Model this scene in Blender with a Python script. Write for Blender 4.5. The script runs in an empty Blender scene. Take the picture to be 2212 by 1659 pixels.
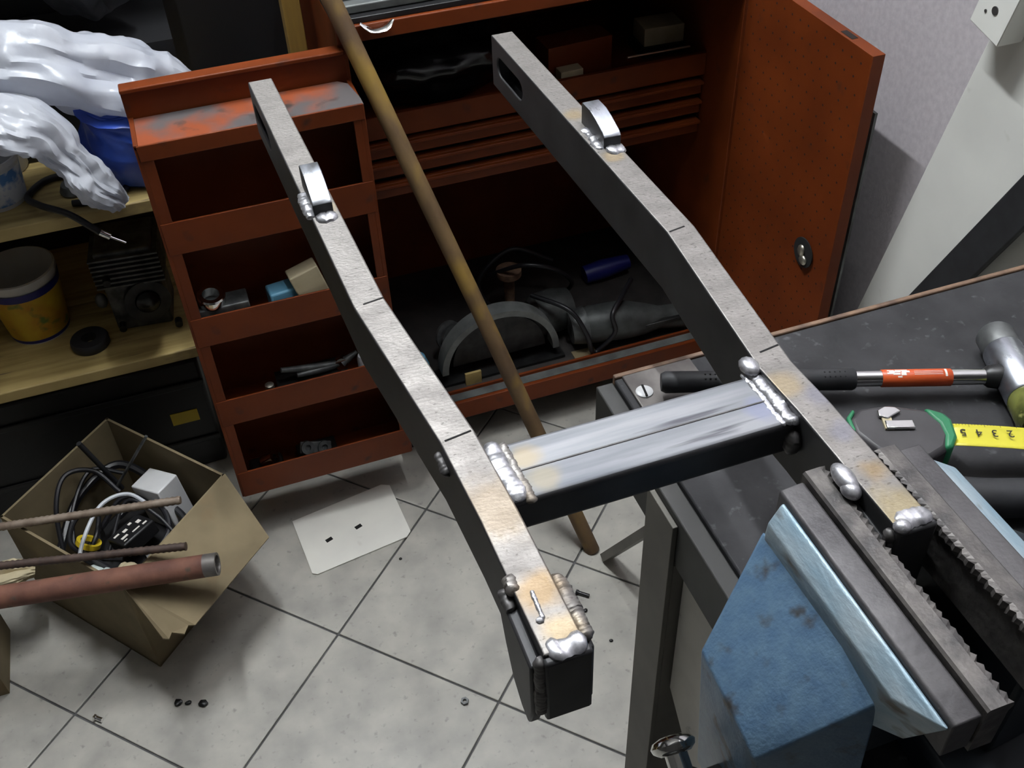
import bpy, bmesh, math, random
from math import radians, sin, cos, pi
from mathutils import Vector, Matrix, noise

random.seed(7)
scene = bpy.context.scene
COL = scene.collection

# ------------------------------------------------------------------ camera, world, exposure
CAM_POS = Vector((0.0, 0.0, 1.3659))
cam_data = bpy.data.cameras.new('camera')
cam_data.sensor_fit = 'HORIZONTAL'
cam_data.sensor_width = 36.0
cam_data.lens = 36.0 * 2238.6 / 2212.0
cam_data.clip_start = 0.01
cam = bpy.data.objects.new('camera', cam_data)
COL.objects.link(cam)
cam.matrix_world = (Matrix.Translation(CAM_POS) @ Matrix.Rotation(radians(-17.8), 4, 'Z')
                    @ Matrix.Rotation(0.8312, 4, 'X') @ Matrix.Rotation(-0.0450, 4, 'Z'))
scene.camera = cam

world = bpy.data.worlds.new('world')
scene.world = world
world.use_nodes = True
world.node_tree.nodes['Background'].inputs[0].default_value = (0.75, 0.85, 1.0, 1)
world.node_tree.nodes['Background'].inputs[1].default_value = 0.05

scene.view_settings.view_transform = 'Standard'
scene.view_settings.look = 'None'
scene.view_settings.gamma = 1.0
scene.view_settings.use_curve_mapping = False
scene.view_settings.exposure = 0.0
MAIN_TUBE_GLOW = 530.0       # fluorescent batten on the ceiling over the bench and cabinet
SIDE_FILL_GLOW = 150.0       # added batten that fills in light on the right wall
REAR_FILL_GLOW = 2.0        # weak added fill batten behind the viewpoint

# ------------------------------------------------------------------ helpers
WORLD = {}


def srgb(r, g, b):
    def f(c):
        c /= 255.0
        return c / 12.92 if c <= 0.04045 else ((c + 0.055) / 1.055) ** 2.4
    return (f(r), f(g), f(b), 1.0)


def wloc(o):
    return WORLD.get(o.name, Vector((0, 0, 0))) if o else Vector((0, 0, 0))


def tag(o, label=None, cat=None, group=None, kind=None):
    if label:
        o['label'] = label
    if cat:
        o['category'] = cat
    if group:
        o['group'] = group
    if kind:
        o['kind'] = kind
    return o


def thing(name, loc, label, cat, group=None):
    o = bpy.data.objects.new(name, None)
    o.empty_display_size = 0.02
    COL.objects.link(o)
    o.location = loc
    WORLD[o.name] = Vector(loc)
    return tag(o, label, cat, group)


def mk(name, verts, faces, mat, parent=None, bevel=0.0, smooth=False, seg=2, origin=None):
    """verts in world space; the object's origin goes to the base centre."""
    vs = [Vector(v) for v in verts]
    lo = Vector([min(v[i] for v in vs) for i in range(3)])
    hi = Vector([max(v[i] for v in vs) for i in range(3)])
    c = Vector(origin) if origin is not None else Vector(((lo.x + hi.x) / 2, (lo.y + hi.y) / 2, lo.z))
    me = bpy.data.meshes.new(name)
    me.from_pydata([v - c for v in vs], [], faces)
    bm = bmesh.new()
    bm.from_mesh(me)
    bmesh.ops.recalc_face_normals(bm, faces=bm.faces)
    bm.to_mesh(me)
    bm.free()
    if mat:
        me.materials.append(mat)
    o = bpy.data.objects.new(name, me)
    COL.objects.link(o)
    if parent:
        o.parent = parent
    o.location = c - wloc(parent)
    WORLD[o.name] = c
    if smooth:
        for p in me.polygons:
            p.use_smooth = True
        me.set_sharp_from_angle(angle=radians(40))
    if bevel > 0:
        m = o.modifiers.new('bevel', 'BEVEL')
        m.width = bevel
        m.segments = seg
        m.limit_method = 'ANGLE'
        m.angle_limit = radians(35)
        for p in me.polygons:
            p.use_smooth = True
        me.set_sharp_from_angle(angle=radians(60))
    return o


BF = [(0, 3, 2, 1), (4, 5, 6, 7), (0, 1, 5, 4), (1, 2, 6, 5), (2, 3, 7, 6), (3, 0, 4, 7)]


def boxv(x0, x1, y0, y1, z0, z1):
    return [(x0, y0, z0), (x1, y0, z0), (x1, y1, z0), (x0, y1, z0),
            (x0, y0, z1), (x1, y0, z1), (x1, y1, z1), (x0, y1, z1)]


def box(name, x0, x1, y0, y1, z0, z1, mat, parent=None, bevel=0.0, seg=2):
    return mk(name, boxv(x0, x1, y0, y1, z0, z1), BF, mat, parent, bevel, seg=seg)


def obox(name, c, size, rot, mat, parent=None, bevel=0.0):
    """oriented box: centre, size, 3x3/euler rotation matrix"""
    hx, hy, hz = [s / 2 for s in size]
    R = rot if isinstance(rot, Matrix) else Matrix.Rotation(rot, 3, 'Z')
    vs = [Vector(c) + R @ Vector(v) for v in boxv(-hx, hx, -hy, hy, -hz, hz)]
    return mk(name, vs, BF, mat, parent, bevel)


def boxes(name, lst, mat, parent=None, bevel=0.0):
    V, Fc = [], []
    for b in lst:
        n = len(V)
        V += boxv(*b)
        Fc += [tuple(i + n for i in f) for f in BF]
    return mk(name, V, Fc, mat, parent, bevel)


def frame(d):
    d = Vector(d).normalized()
    u = d.cross(Vector((0, 0, 1)))
    if u.length < 1e-3:
        u = Vector((1, 0, 0))
    u.normalize()
    return u, d.cross(u).normalized()


def sweepv(pts, rad, seg=12, sq=1.0):
    pts = [Vector(p) for p in pts]
    n = len(pts)
    rs = rad if isinstance(rad, (list, tuple)) else [rad] * n
    V, Fc = [], []
    u = None
    for i, p in enumerate(pts):
        d = (pts[min(i + 1, n - 1)] - pts[max(i - 1, 0)])
        if d.length < 1e-9:
            d = Vector((0, 0, 1))
        d.normalize()
        if u is None:
            u, w = frame(d)
        else:
            u = (u - d * u.dot(d))
            if u.length < 1e-6:
                u, w = frame(d)
            u.normalize()
            w = d.cross(u)
        for k in range(seg):
            a = 2 * pi * k / seg
            V.append(p + (u * cos(a) + w * sin(a) * sq) * rs[i])
    for i in range(n - 1):
        for k in range(seg):
            a, b = i * seg + k, i * seg + (k + 1) % seg
            Fc.append((a, b, b + seg, a + seg))
    Fc.append(tuple(range(seg))[::-1])
    Fc.append(tuple(range((n - 1) * seg, n * seg)))
    return V, Fc


def catmull(pts, sub=8):
    P = [Vector(p) for p in pts]
    P = [P[0] * 2 - P[1]] + P + [P[-1] * 2 - P[-2]]
    out = []
    for i in range(1, len(P) - 2):
        for k in range(sub):
            t = k / sub
            a, b, c, d = P[i - 1], P[i], P[i + 1], P[i + 2]
            out.append(0.5 * ((2 * b) + (c - a) * t + (2 * a - 5 * b + 4 * c - d) * t * t + (-a + 3 * b - 3 * c + d) * t ** 3))
    out.append(P[-2])
    return out


def tube(name, pts, r, mat, parent=None, seg=12, smooth_path=False, sub=8):
    if smooth_path:
        n0 = len(pts)
        pts = catmull(pts, sub)
        if isinstance(r, (list, tuple)):
            rr = []
            for i in range(len(pts)):
                t = i / (len(pts) - 1) * (n0 - 1)
                k = min(int(t), n0 - 2)
                rr.append(r[k] + (r[k + 1] - r[k]) * (t - k))
            r = rr
    V, Fc = sweepv(pts, r, seg)
    return mk(name, V, Fc, mat, parent, smooth=True)


def lathe(name, prof, base, axis, mat, parent=None, seg=32, close=False, arc=(0, 2 * pi), udir=None, caps=True):
    """prof: list of (radius, distance along axis)"""
    d = Vector(axis).normalized()
    u, w = frame(d)
    if udir:
        u = Vector(udir).normalized()
        w = d.cross(u)
    base = Vector(base)
    V, Fc = [], []
    full = abs(arc[1] - arc[0] - 2 * pi) < 1e-6
    ns = seg if full else seg + 1
    for (r, h) in prof:
        for k in range(ns):
            a = arc[0] + (arc[1] - arc[0]) * k / seg
            V.append(base + d * h + (u * cos(a) + w * sin(a)) * r)
    np_ = len(prof)
    rng = np_ if close else np_ - 1
    for i in range(rng):
        j = (i + 1) % np_
        for k in range(seg):
            k2 = (k + 1) % ns
            Fc.append((i * ns + k, i * ns + k2, j * ns + k2, j * ns + k))
    if not close and caps:
        if prof[0][0] > 1e-6:
            Fc.append(tuple(range(ns))[::-1])
        if prof[-1][0] > 1e-6:
            Fc.append(tuple(range((np_ - 1) * ns, np_ * ns)))
    elif close and not full:
        Fc.append(tuple(i * ns for i in range(np_)))
        Fc.append(tuple(i * ns + ns - 1 for i in range(np_))[::-1])
    o = mk(name, V, Fc, mat, parent, smooth=True)
    bm = bmesh.new()
    bm.from_mesh(o.data)
    bmesh.ops.remove_doubles(bm, verts=bm.verts, dist=1e-6)
    bmesh.ops.recalc_face_normals(bm, faces=bm.faces)
    bm.to_mesh(o.data)
    bm.free()
    for p in o.data.polygons:
        p.use_smooth = True
    o.data.set_sharp_from_angle(angle=radians(40))
    return o


def prism(name, poly, axis, a, b, mat, parent=None, bevel=0.0):
    """poly: 2-D outline; axis x: (y,z), y: (x,z), z: (x,y)"""
    def P(p, t):
        return {'x': (t, p[0], p[1]), 'y': (p[0], t, p[1]), 'z': (p[0], p[1], t)}[axis]
    n = len(poly)
    V = [P(p, a) for p in poly] + [P(p, b) for p in poly]
    Fc = [tuple(range(n))[::-1], tuple(range(n, 2 * n))]
    Fc += [(i, (i + 1) % n, (i + 1) % n + n, i + n) for i in range(n)]
    return mk(name, V, Fc, mat, parent, bevel)


def blob(name, spheres, mat, parent=None, sub=2, nz=0.0, nscale=60.0):
    """overlapping squashed lumps (weld beads, crumbs) as one mesh: (centre, (rx,ry,rz))"""
    bm = bmesh.new()
    for c, r in spheres:
        ret = bmesh.ops.create_icosphere(bm, subdivisions=sub, radius=1.0)
        for v in ret['verts']:
            p = Vector((v.co.x * r[0], v.co.y * r[1], v.co.z * r[2])) + Vector(c)
            if nz:
                p += v.co * noise.noise(p * nscale) * nz
            v.co = p
    V = [v.co.copy() for v in bm.verts]
    bm.verts.index_update()
    Fc = [tuple(v.index for v in f.verts) for f in bm.faces]
    bm.free()
    return mk(name, V, Fc, mat, parent, smooth=True)


def weld(name, p0, p1, r, mat, parent, n=None, flat=0.6, jitter=0.3, bulge=0.0):
    """weld bead: a low rippled ridge with rounded ends"""
    p0, p1 = Vector(p0), Vector(p1)
    L = (p1 - p0).length
    n = max(10, int(L / (r * 0.22)))
    d = (p1 - p0).normalized()
    u, w = frame(d)
    if abs(d.z) > 0.8:
        u, w = Vector((1, 0, 0)), Vector((0, 1, 0))
        flat = 1.0
    ph = random.uniform(0, 50)
    V, Fc = [], []
    seg = 12
    for i in range(n + 1):
        t = i / n
        end = min(1.0, math.sqrt(max(0.0, 1 - (1 - min(t, 1 - t) * L / (r * 0.9)) ** 2)) if min(t, 1 - t) * L < r * 0.9 else 1.0)
        rip = 1 + 0.05 * sin(i * 1.9) + jitter * 0.55 * noise.noise(Vector((ph, t * L / r * 0.35, 0)))
        k = r * max(0.05, end) * rip * (1 + bulge * sin(pi * t))
        off = u * r * 0.35 * jitter * noise.noise(Vector((ph + 9, t * L / r * 0.3, 3)))
        for q in range(seg):
            a = 2 * pi * q / seg
            q3 = p0.lerp(p1, t) + off + u * k * cos(a) + w * k * flat * sin(a)
            q3 += Vector([noise.noise(q3 / (r * 1.1) + Vector((ph, z9 * 5.0, 0))) for z9 in range(3)]) * r * 0.22
            V.append(q3)
    for i in range(n):
        for q in range(seg):
            a, b = i * seg + q, i * seg + (q + 1) % seg
            Fc.append((a, b, b + seg, a + seg))
    Fc.append(tuple(range(seg))[::-1])
    Fc.append(tuple(range(n * seg, (n + 1) * seg)))
    return mk(name, V, Fc, mat, parent, smooth=True)


def text_part(name, s, size, M, mat, parent, extrude=0.0001):
    cu = bpy.data.curves.new(name, 'FONT')
    cu.body = s
    cu.size = size
    cu.extrude = extrude
    cu.align_x = 'CENTER'
    cu.align_y = 'CENTER'
    o = bpy.data.objects.new(name + '_curve', cu)
    COL.objects.link(o)
    dg = bpy.context.evaluated_depsgraph_get()
    me = o.evaluated_get(dg).to_mesh()
    V = [M @ v.co for v in me.vertices]
    Fc = [tuple(p.vertices) for p in me.polygons]
    o.to_mesh_clear()
    bpy.data.objects.remove(o)
    bpy.data.curves.remove(cu)
    return mk(name, V, Fc, mat, parent)


def boolean_cut(o, cutter):
    m = o.modifiers.new('cut', 'BOOLEAN')
    m.operation = 'DIFFERENCE'
    m.object = cutter
    m.solver = 'EXACT'
    dg = bpy.context.evaluated_depsgraph_get()
    dg.update()
    me = bpy.data.meshes.new_from_object(o.evaluated_get(dg))
    o.modifiers.clear()
    o.data = me
    bpy.data.objects.remove(cutter)


# ------------------------------------------------------------------ materials
def nd(nt, t, **kw):
    n = nt.nodes.new(t)
    for k, v in kw.items():
        setattr(n, k, v)
    return n


def pmat(name, c1, c2=None, rough=0.5, metal=0.0, scale=20.0, detail=6.0, stretch=(1, 1, 1), lo=0.35, hi=0.65,
         bump=0.0, bscale=None, spots=None, spot_scale=40.0, spot_lo=0.62, spot_hi=0.7, rough2=None,
         trans=0.0, spec=0.5, tints=None, wobj=False):
    """principled material: two colours mixed by noise, optional dark/rust spots, bump and local heat tints"""
    m = bpy.data.materials.new(name)
    m.use_nodes = True
    nt = m.node_tree
    bs = nt.nodes['Principled BSDF']
    bs.inputs['Roughness'].default_value = rough
    bs.inputs['Metallic'].default_value = metal
    bs.inputs['Specular IOR Level'].default_value = spec
    L = nt.links.new
    tc = nd(nt, 'ShaderNodeTexCoord')
    if wobj:
        geo = nd(nt, 'ShaderNodeNewGeometry')
        coord = geo.outputs['Position']
    else:
        coord = tc.outputs['Object']
    mp = nd(nt, 'ShaderNodeMapping')
    mp.inputs['Scale'].default_value = stretch
    L(coord, mp.inputs['Vector'])
    n1 = nd(nt, 'ShaderNodeTexNoise')
    n1.inputs['Scale'].default_value = scale
    n1.inputs['Detail'].default_value = detail
    L(mp.outputs[0], n1.inputs['Vector'])
    col = None
    if c2 is not None:
        r = nd(nt, 'ShaderNodeMapRange')
        r.inputs['From Min'].default_value = lo
        r.inputs['From Max'].default_value = hi
        L(n1.outputs['Fac'], r.inputs['Value'])
        mx = nd(nt, 'ShaderNodeMix', data_type='RGBA')
        mx.inputs['A'].default_value = c1
        mx.inputs['B'].default_value = c2
        L(r.outputs[0], mx.inputs['Factor'])
        col = mx.outputs['Result']
        if rough2 is not None:
            r2 = nd(nt, 'ShaderNodeMapRange')
            r2.inputs['From Min'].default_value = lo
            r2.inputs['From Max'].default_value = hi
            r2.inputs['To Min'].default_value = rough
            r2.inputs['To Max'].default_value = rough2
            L(n1.outputs['Fac'], r2.inputs['Value'])
            L(r2.outputs[0], bs.inputs['Roughness'])
    if spots is not None:
        n2 = nd(nt, 'ShaderNodeTexNoise')
        n2.inputs['Scale'].default_value = spot_scale
        n2.inputs['Detail'].default_value = 3.0
        L(mp.outputs[0], n2.inputs['Vector'])
        r = nd(nt, 'ShaderNodeMapRange')
        r.inputs['From Min'].default_value = spot_lo
        r.inputs['From Max'].default_value = spot_hi
        L(n2.outputs['Fac'], r.inputs['Value'])
        mx = nd(nt, 'ShaderNodeMix', data_type='RGBA')
        if col:
            L(col, mx.inputs['A'])
        else:
            mx.inputs['A'].default_value = c1
        mx.inputs['B'].default_value = spots
        L(r.outputs[0], mx.inputs['Factor'])
        col = mx.outputs['Result']
    for (pt, rad, tcol, amt) in (tints or []):
        geo = nd(nt, 'ShaderNodeNewGeometry')
        dv = nd(nt, 'ShaderNodeVectorMath', operation='DISTANCE')
        dv.inputs[1].default_value = pt
        L(geo.outputs['Position'], dv.inputs[0])
        nn = nd(nt, 'ShaderNodeTexNoise')
        nn.inputs['Scale'].default_value = 70
        L(geo.outputs['Position'], nn.inputs['Vector'])
        ad = nd(nt, 'ShaderNodeMath', operation='MULTIPLY_ADD')
        L(nn.outputs['Fac'], ad.inputs[0])
        ad.inputs[1].default_value = rad * 0.9
        L(dv.outputs['Value'], ad.inputs[2])
        r = nd(nt, 'ShaderNodeMapRange')
        r.interpolation_type = 'SMOOTHSTEP'
        r.inputs['From Min'].default_value = rad * 0.75
        r.inputs['From Max'].default_value = rad * 1.45
        r.inputs['To Min'].default_value = amt
        r.inputs['To Max'].default_value = 0.0
        L(ad.outputs[0], r.inputs['Value'])
        mx = nd(nt, 'ShaderNodeMix', data_type='RGBA')
        if col:
            L(col, mx.inputs['A'])
        else:
            mx.inputs['A'].default_value = c1
        mx.inputs['B'].default_value = tcol
        L(r.outputs[0], mx.inputs['Factor'])
        col = mx.outputs['Result']
    if col:
        L(col, bs.inputs['Base Color'])
    else:
        bs.inputs['Base Color'].default_value = c1
    if bump:
        nb = nd(nt, 'ShaderNodeTexNoise')
        nb.inputs['Scale'].default_value = bscale or scale * 3
        nb.inputs['Detail'].default_value = 4.0
        L(mp.outputs[0], nb.inputs['Vector'])
        bp = nd(nt, 'ShaderNodeBump')
        bp.inputs['Strength'].default_value = bump
        bp.inputs['Distance'].default_value = 0.002
        L(nb.outputs['Fac'], bp.inputs['Height'])
        L(bp.outputs[0], bs.inputs['Normal'])
    if trans:
        bs.inputs['Transmission Weight'].default_value = trans
    return m


def emat(name, color, strength):
    m = bpy.data.materials.new(name)
    m.use_nodes = True
    bs = m.node_tree.nodes['Principled BSDF']
    bs.inputs['Emission Color'].default_value = color
    bs.inputs['Emission Strength'].default_value = strength
    return m


M = {}
M['tile'] = pmat('ceramic_tile', srgb(180, 177, 168), srgb(146, 144, 138), rough=0.3, scale=15, lo=0.34, hi=0.74,
                 spots=srgb(118, 115, 110), spot_scale=90, spot_lo=0.62, spot_hi=0.85, rough2=0.42, wobj=True)
M['grout'] = pmat('grout', srgb(88, 88, 88), srgb(70, 70, 70), rough=0.9)
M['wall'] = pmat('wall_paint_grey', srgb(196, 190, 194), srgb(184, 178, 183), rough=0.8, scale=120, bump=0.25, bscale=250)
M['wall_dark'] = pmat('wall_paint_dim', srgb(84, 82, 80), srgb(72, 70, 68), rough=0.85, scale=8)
M['ceiling'] = pmat('ceiling_paint', srgb(205, 205, 202), rough=0.9)
M['steel'] = pmat('mill_steel', srgb(146, 142, 138), srgb(122, 118, 115), rough=0.46, metal=0.72, scale=60, lo=0.3, hi=0.7, stretch=(0.7, 1.3, 1),
                  spots=srgb(98, 94, 91), spot_scale=420, spot_lo=0.6, spot_hi=0.7, rough2=0.58, bump=0.15, bscale=500, wobj=True,
                  tints=[((0.088, 0.305, 1.0), 0.028, srgb(142, 126, 104), 0.6),
                         ((0.09, 0.254, 1.0), 0.016, srgb(146, 120, 82), 0.7),
                         ((0.092, 0.232, 1.0), 0.012, srgb(164, 142, 104), 0.6),
                         ((0.2585, 0.235, 1.0), 0.020, srgb(156, 142, 108), 0.75),
                         ((0.262, 0.262, 1.0), 0.010, srgb(150, 126, 86), 0.6),
                         ((0.253, 0.330, 1.0), 0.013, srgb(160, 142, 108), 0.6),
                         ((0.267, 0.315, 1.0), 0.012, srgb(118, 118, 134), 0.5),
                         ((0.262, 0.290, 1.0), 0.010, srgb(126, 126, 140), 0.5),
                         ((0.066, 0.585, 1.0), 0.011, srgb(150, 134, 104), 0.7),
                         ((0.066, 0.632, 1.0), 0.008, srgb(160, 146, 116), 0.5),
                         ((0.262, 0.640, 1.0), 0.011, srgb(156, 138, 106), 0.7),
                         ((0.265, 0.575, 1.0), 0.011, srgb(150, 132, 100), 0.7)])
M['tube_steel'] = pmat('brushed_tube_steel', srgb(146, 147, 151), srgb(108, 111, 117), rough=0.5, metal=0.7, scale=55,
                       stretch=(0.12, 1.6, 1), spots=srgb(84, 84, 90), spot_scale=90, spot_lo=0.6, spot_hi=0.7, rough2=0.6, wobj=True,
                       tints=[((0.112, 0.335, 0.996), 0.011, srgb(160, 142, 106), 0.55),
                              ((0.116, 0.318, 0.996), 0.012, srgb(154, 142, 114), 0.5),
                              ((0.237, 0.322, 0.996), 0.012, srgb(128, 132, 158), 0.6)])
M['scale'] = pmat('dark_dull_steel', srgb(66, 66, 68), srgb(52, 52, 54), rough=0.5, metal=0.35, scale=30, wobj=True)  # dark steel for arm and lug sides, cheek plates and end plugs
M['weld'] = pmat('weld_metal', srgb(214, 214, 218), srgb(160, 160, 166), rough=0.26, metal=0.75, scale=260, rough2=0.4)
M['kerf'] = pmat('saw_kerf_dark', srgb(14, 14, 14), rough=0.9)
M['plate_dark'] = pmat('scaled_plate', srgb(98, 96, 96), srgb(72, 70, 70), rough=0.5, metal=0.6, scale=60)
M['bright'] = pmat('bright_steel', srgb(214, 218, 226), srgb(168, 172, 182), rough=0.26, metal=1.0, scale=150, stretch=(1, 0.3, 1), rough2=0.42)
M['orange'] = pmat('orange_red_paint', srgb(113, 51, 18), srgb(94, 41, 14), rough=0.46, scale=9, spots=srgb(70, 40, 28),
                   spot_scale=24, spot_lo=0.66, spot_hi=0.78, spec=0.22)
M['orange_dirty'] = pmat('orange_paint_greasy', srgb(140, 68, 36), srgb(86, 82, 82), rough=0.5, scale=11, lo=0.42, hi=0.58,
                         spots=srgb(60, 52, 48), spot_scale=30, spot_lo=0.6, spot_hi=0.72)
M['cab_dark'] = pmat('cabinet_inner_paint', srgb(120, 46, 24), srgb(84, 34, 20), rough=0.6, scale=8)
M['slat_edge'] = pmat('bare_channel_steel', srgb(112, 116, 114), srgb(84, 84, 82), rough=0.55, metal=0.4, scale=30)
M['grime'] = pmat('greasy_floor_pan', srgb(58, 54, 52), srgb(40, 38, 37), rough=0.6, scale=30)
M['black'] = pmat('black_plastic', srgb(22, 22, 24), rough=0.45)
M['black_gloss'] = pmat('black_film', srgb(16, 16, 18), rough=0.22)
M['rubber'] = pmat('black_rubber', srgb(38, 39, 42), srgb(30, 30, 33), rough=0.62, scale=60)
M['hole'] = pmat('punched_hole', srgb(20, 10, 7), rough=0.9)
M['chrome'] = pmat('chrome', srgb(228, 228, 226), rough=0.12, metal=1.0)
M['brass'] = pmat('dull_lock_metal', srgb(190, 186, 172), rough=0.35, metal=0.9)
M['bench_top'] = pmat('worn_black_benchtop', srgb(56, 56, 58), srgb(38, 38, 40), rough=0.5, scale=22, lo=0.3, hi=0.7,
                      spots=srgb(86, 86, 88), spot_scale=110, spot_lo=0.64, spot_hi=0.76, rough2=0.66, bump=0.2, bscale=120, spec=0.25)
M['bench_edge'] = pmat('worn_edge_band', srgb(132, 104, 82), srgb(86, 66, 54), rough=0.6, scale=60)
M['bench_steel'] = pmat('grey_painted_angle', srgb(104, 101, 93), srgb(88, 85, 79), rough=0.6, scale=14)
M['bench_rail'] = pmat('dark_bench_rail', srgb(60, 60, 58), srgb(46, 46, 45), rough=0.6, scale=18)
M['panel'] = pmat('grey_side_panel', srgb(204, 202, 194), srgb(184, 182, 176), rough=0.6, scale=18, spots=srgb(70, 68, 64),
                  spot_scale=36, spot_lo=0.68, spot_hi=0.76)
M['plate'] = pmat('grubby_steel_plate', srgb(122, 118, 114), srgb(88, 84, 82), rough=0.42, metal=0.5, scale=40)
M['vise_blue'] = pmat('blue_hammered_paint', srgb(94, 122, 146), srgb(80, 108, 136), rough=0.42, scale=120, bump=0.16, bscale=500,
                      spots=srgb(66, 64, 62), spot_scale=55, spot_lo=0.58, spot_hi=0.7)
M['vise_worn'] = pmat('worn_blue_paint', srgb(138, 164, 180), srgb(170, 184, 192), rough=0.42, scale=60, stretch=(1, 0.4, 1),
                      spots=srgb(110, 106, 98), spot_scale=70, spot_lo=0.58, spot_hi=0.68, bump=0.3, bscale=300, metal=0.2)
M['jaw'] = pmat('jaw_steel', srgb(98, 96, 97), srgb(78, 76, 78), rough=0.55, metal=0.6, scale=40, bump=0.2, bscale=220)
M['jaw_tooth'] = pmat('worn_jaw_teeth', srgb(108, 104, 101), srgb(76, 74, 74), rough=0.52, metal=0.65, scale=90, bump=0.3, bscale=160)
M['cast_and_shade'] = pmat('cast_iron_and_shade', srgb(36, 44, 52), srgb(24, 30, 36), rough=0.5, scale=40)  # dark iron of slide and base; also painted shade on the fixed jaw
M['rust_pipe'] = pmat('rusty_pole', srgb(112, 88, 54), srgb(80, 60, 40), rough=0.75, scale=16, spots=srgb(140, 112, 48),
                      spot_scale=12, spot_lo=0.52, spot_hi=0.66, stretch=(1, 1, 0.6), bump=0.2)
M['rust_red'] = pmat('red_brown_rust', srgb(122, 82, 66), srgb(94, 60, 50), rough=0.75, scale=30, spots=srgb(84, 70, 60),
                     spot_scale=40, bump=0.3)
M['rebar_grey'] = pmat('grey_rebar', srgb(150, 136, 122), srgb(120, 104, 90), rough=0.6, metal=0.3, scale=60)
M['rebar_dark'] = pmat('dark_rebar', srgb(92, 76, 68), srgb(70, 58, 54), rough=0.65, metal=0.3, scale=60)
M['wood'] = pmat('shelf_pine', srgb(192, 170, 112), srgb(160, 138, 84), rough=0.6, scale=14, stretch=(0.5, 6, 1), spots=srgb(112, 94, 70),
                 spot_scale=22, spot_lo=0.62, spot_hi=0.75)
M['wood_post'] = pmat('ochre_post_wood', srgb(150, 118, 52), srgb(120, 92, 40), rough=0.7, scale=14, stretch=(4, 4, 0.4))
M['card'] = pmat('cardboard', srgb(132, 118, 90), srgb(110, 98, 73), rough=0.85, scale=10, spots=srgb(118, 100, 72), spot_scale=14,
                 spot_lo=0.6, spot_hi=0.75)
M['card_edge'] = pmat('cardboard_torn_edge', srgb(196, 174, 132), rough=0.9)
M['white_plastic'] = pmat('white_plastic', srgb(214, 214, 214), srgb(196, 197, 200), rough=0.35, scale=12)
M['paper'] = pmat('white_card_sheet', srgb(240, 238, 228), srgb(228, 226, 218), rough=0.6, scale=9, spots=srgb(170, 164, 150),
                  spot_scale=12, spot_lo=0.66, spot_hi=0.8)
M['board'] = pmat('white_painted_board', srgb(240, 240, 234), srgb(232, 232, 227), rough=0.6, scale=8, spots=srgb(186, 184, 168),
                  spot_scale=16, spot_lo=0.68, spot_hi=0.78)
M['beige'] = pmat('beige_card', srgb(196, 184, 152), srgb(170, 158, 128), rough=0.7, scale=20)
M['blue_bag'] = pmat('blue_film', srgb(54, 92, 196), srgb(36, 66, 160), rough=0.35, scale=14)
M['yellow'] = pmat('yellow_plastic', srgb(206, 178, 40), rough=0.45)
M['yellow_label'] = pmat('printed_yellow_label', srgb(214, 184, 56), srgb(196, 142, 48), rough=0.45, scale=22, spots=srgb(110, 130, 60),
                         spot_scale=26, spot_lo=0.6, spot_hi=0.68)
M['navy'] = pmat('navy_band', srgb(34, 40, 120), rough=0.4)
M['label_blue'] = pmat('printed_blue_label', srgb(90, 140, 200), srgb(220, 226, 232), rough=0.4, scale=40, lo=0.45, hi=0.55)
M['cyan'] = pmat('pale_blue_plastic', srgb(110, 170, 200), rough=0.4)
M['alu'] = pmat('grimy_aluminium', srgb(112, 114, 114), srgb(70, 72, 72), rough=0.5, metal=0.55, scale=50)
M['tool_grey'] = pmat('grey_tool_casting', srgb(78, 81, 80), srgb(50, 52, 52), rough=0.5, metal=0.3, scale=30)
M['dark_steel'] = pmat('dark_oily_steel', srgb(60, 60, 60), srgb(40, 40, 41), rough=0.4, metal=0.7, scale=40)
M['guard'] = pmat('scuffed_guard_alloy', srgb(126, 130, 128), srgb(98, 101, 100), rough=0.5, metal=0.3, scale=30)
M['green'] = pmat('green_rubber', srgb(40, 128, 84), srgb(30, 106, 70), rough=0.5, scale=30)
M['blade'] = pmat('yellow_tape_blade', srgb(214, 204, 60), rough=0.4)
M['ink'] = pmat('black_print', srgb(24, 24, 20), rough=0.7)
M['orange_sleeve'] = pmat('orange_printed_sleeve', srgb(214, 92, 44), srgb(196, 78, 38), rough=0.35, scale=40)
M['white_print'] = pmat('white_print', srgb(236, 230, 222), rough=0.5)
M['mallet_amber'] = pmat('amber_plastic_face', srgb(116, 120, 62), srgb(60, 66, 36), rough=0.16, scale=60, spots=srgb(196, 196, 120), spot_scale=70)
M['tape_case'] = pmat('dark_grey_case', srgb(62, 60, 62), srgb(52, 50, 52), rough=0.5, scale=40)
M['cable'] = pmat('black_cable', srgb(26, 26, 30), rough=0.4)
M['cable_white'] = pmat('grey_white_cable', srgb(196, 200, 206), rough=0.4)
M['glass'] = pmat('clear_plastic_scrap', srgb(190, 200, 196), rough=0.15, spec=0.7)
M['fixture'] = pmat('lamp_housing_white', srgb(230, 230, 228), rough=0.4)


def bag_material():
    m = pmat('milky_bag_film', srgb(206, 209, 216), srgb(186, 190, 200), rough=0.3, scale=18, bump=0.5, bscale=42)
    nt = m.node_tree
    out = nt.nodes['Material Output']
    bs = nt.nodes['Principled BSDF']
    tr = nd(nt, 'ShaderNodeBsdfTranslucent')
    tr.inputs[0].default_value = srgb(232, 234, 240)
    mx = nd(nt, 'ShaderNodeMixShader')
    mx.inputs[0].default_value = 0.3
    nt.links.new(bs.outputs[0], mx.inputs[1])
    nt.links.new(tr.outputs[0], mx.inputs[2])
    nt.links.new(mx.outputs[0], out.inputs[0])
    return m


M['bag'] = bag_material()

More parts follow.
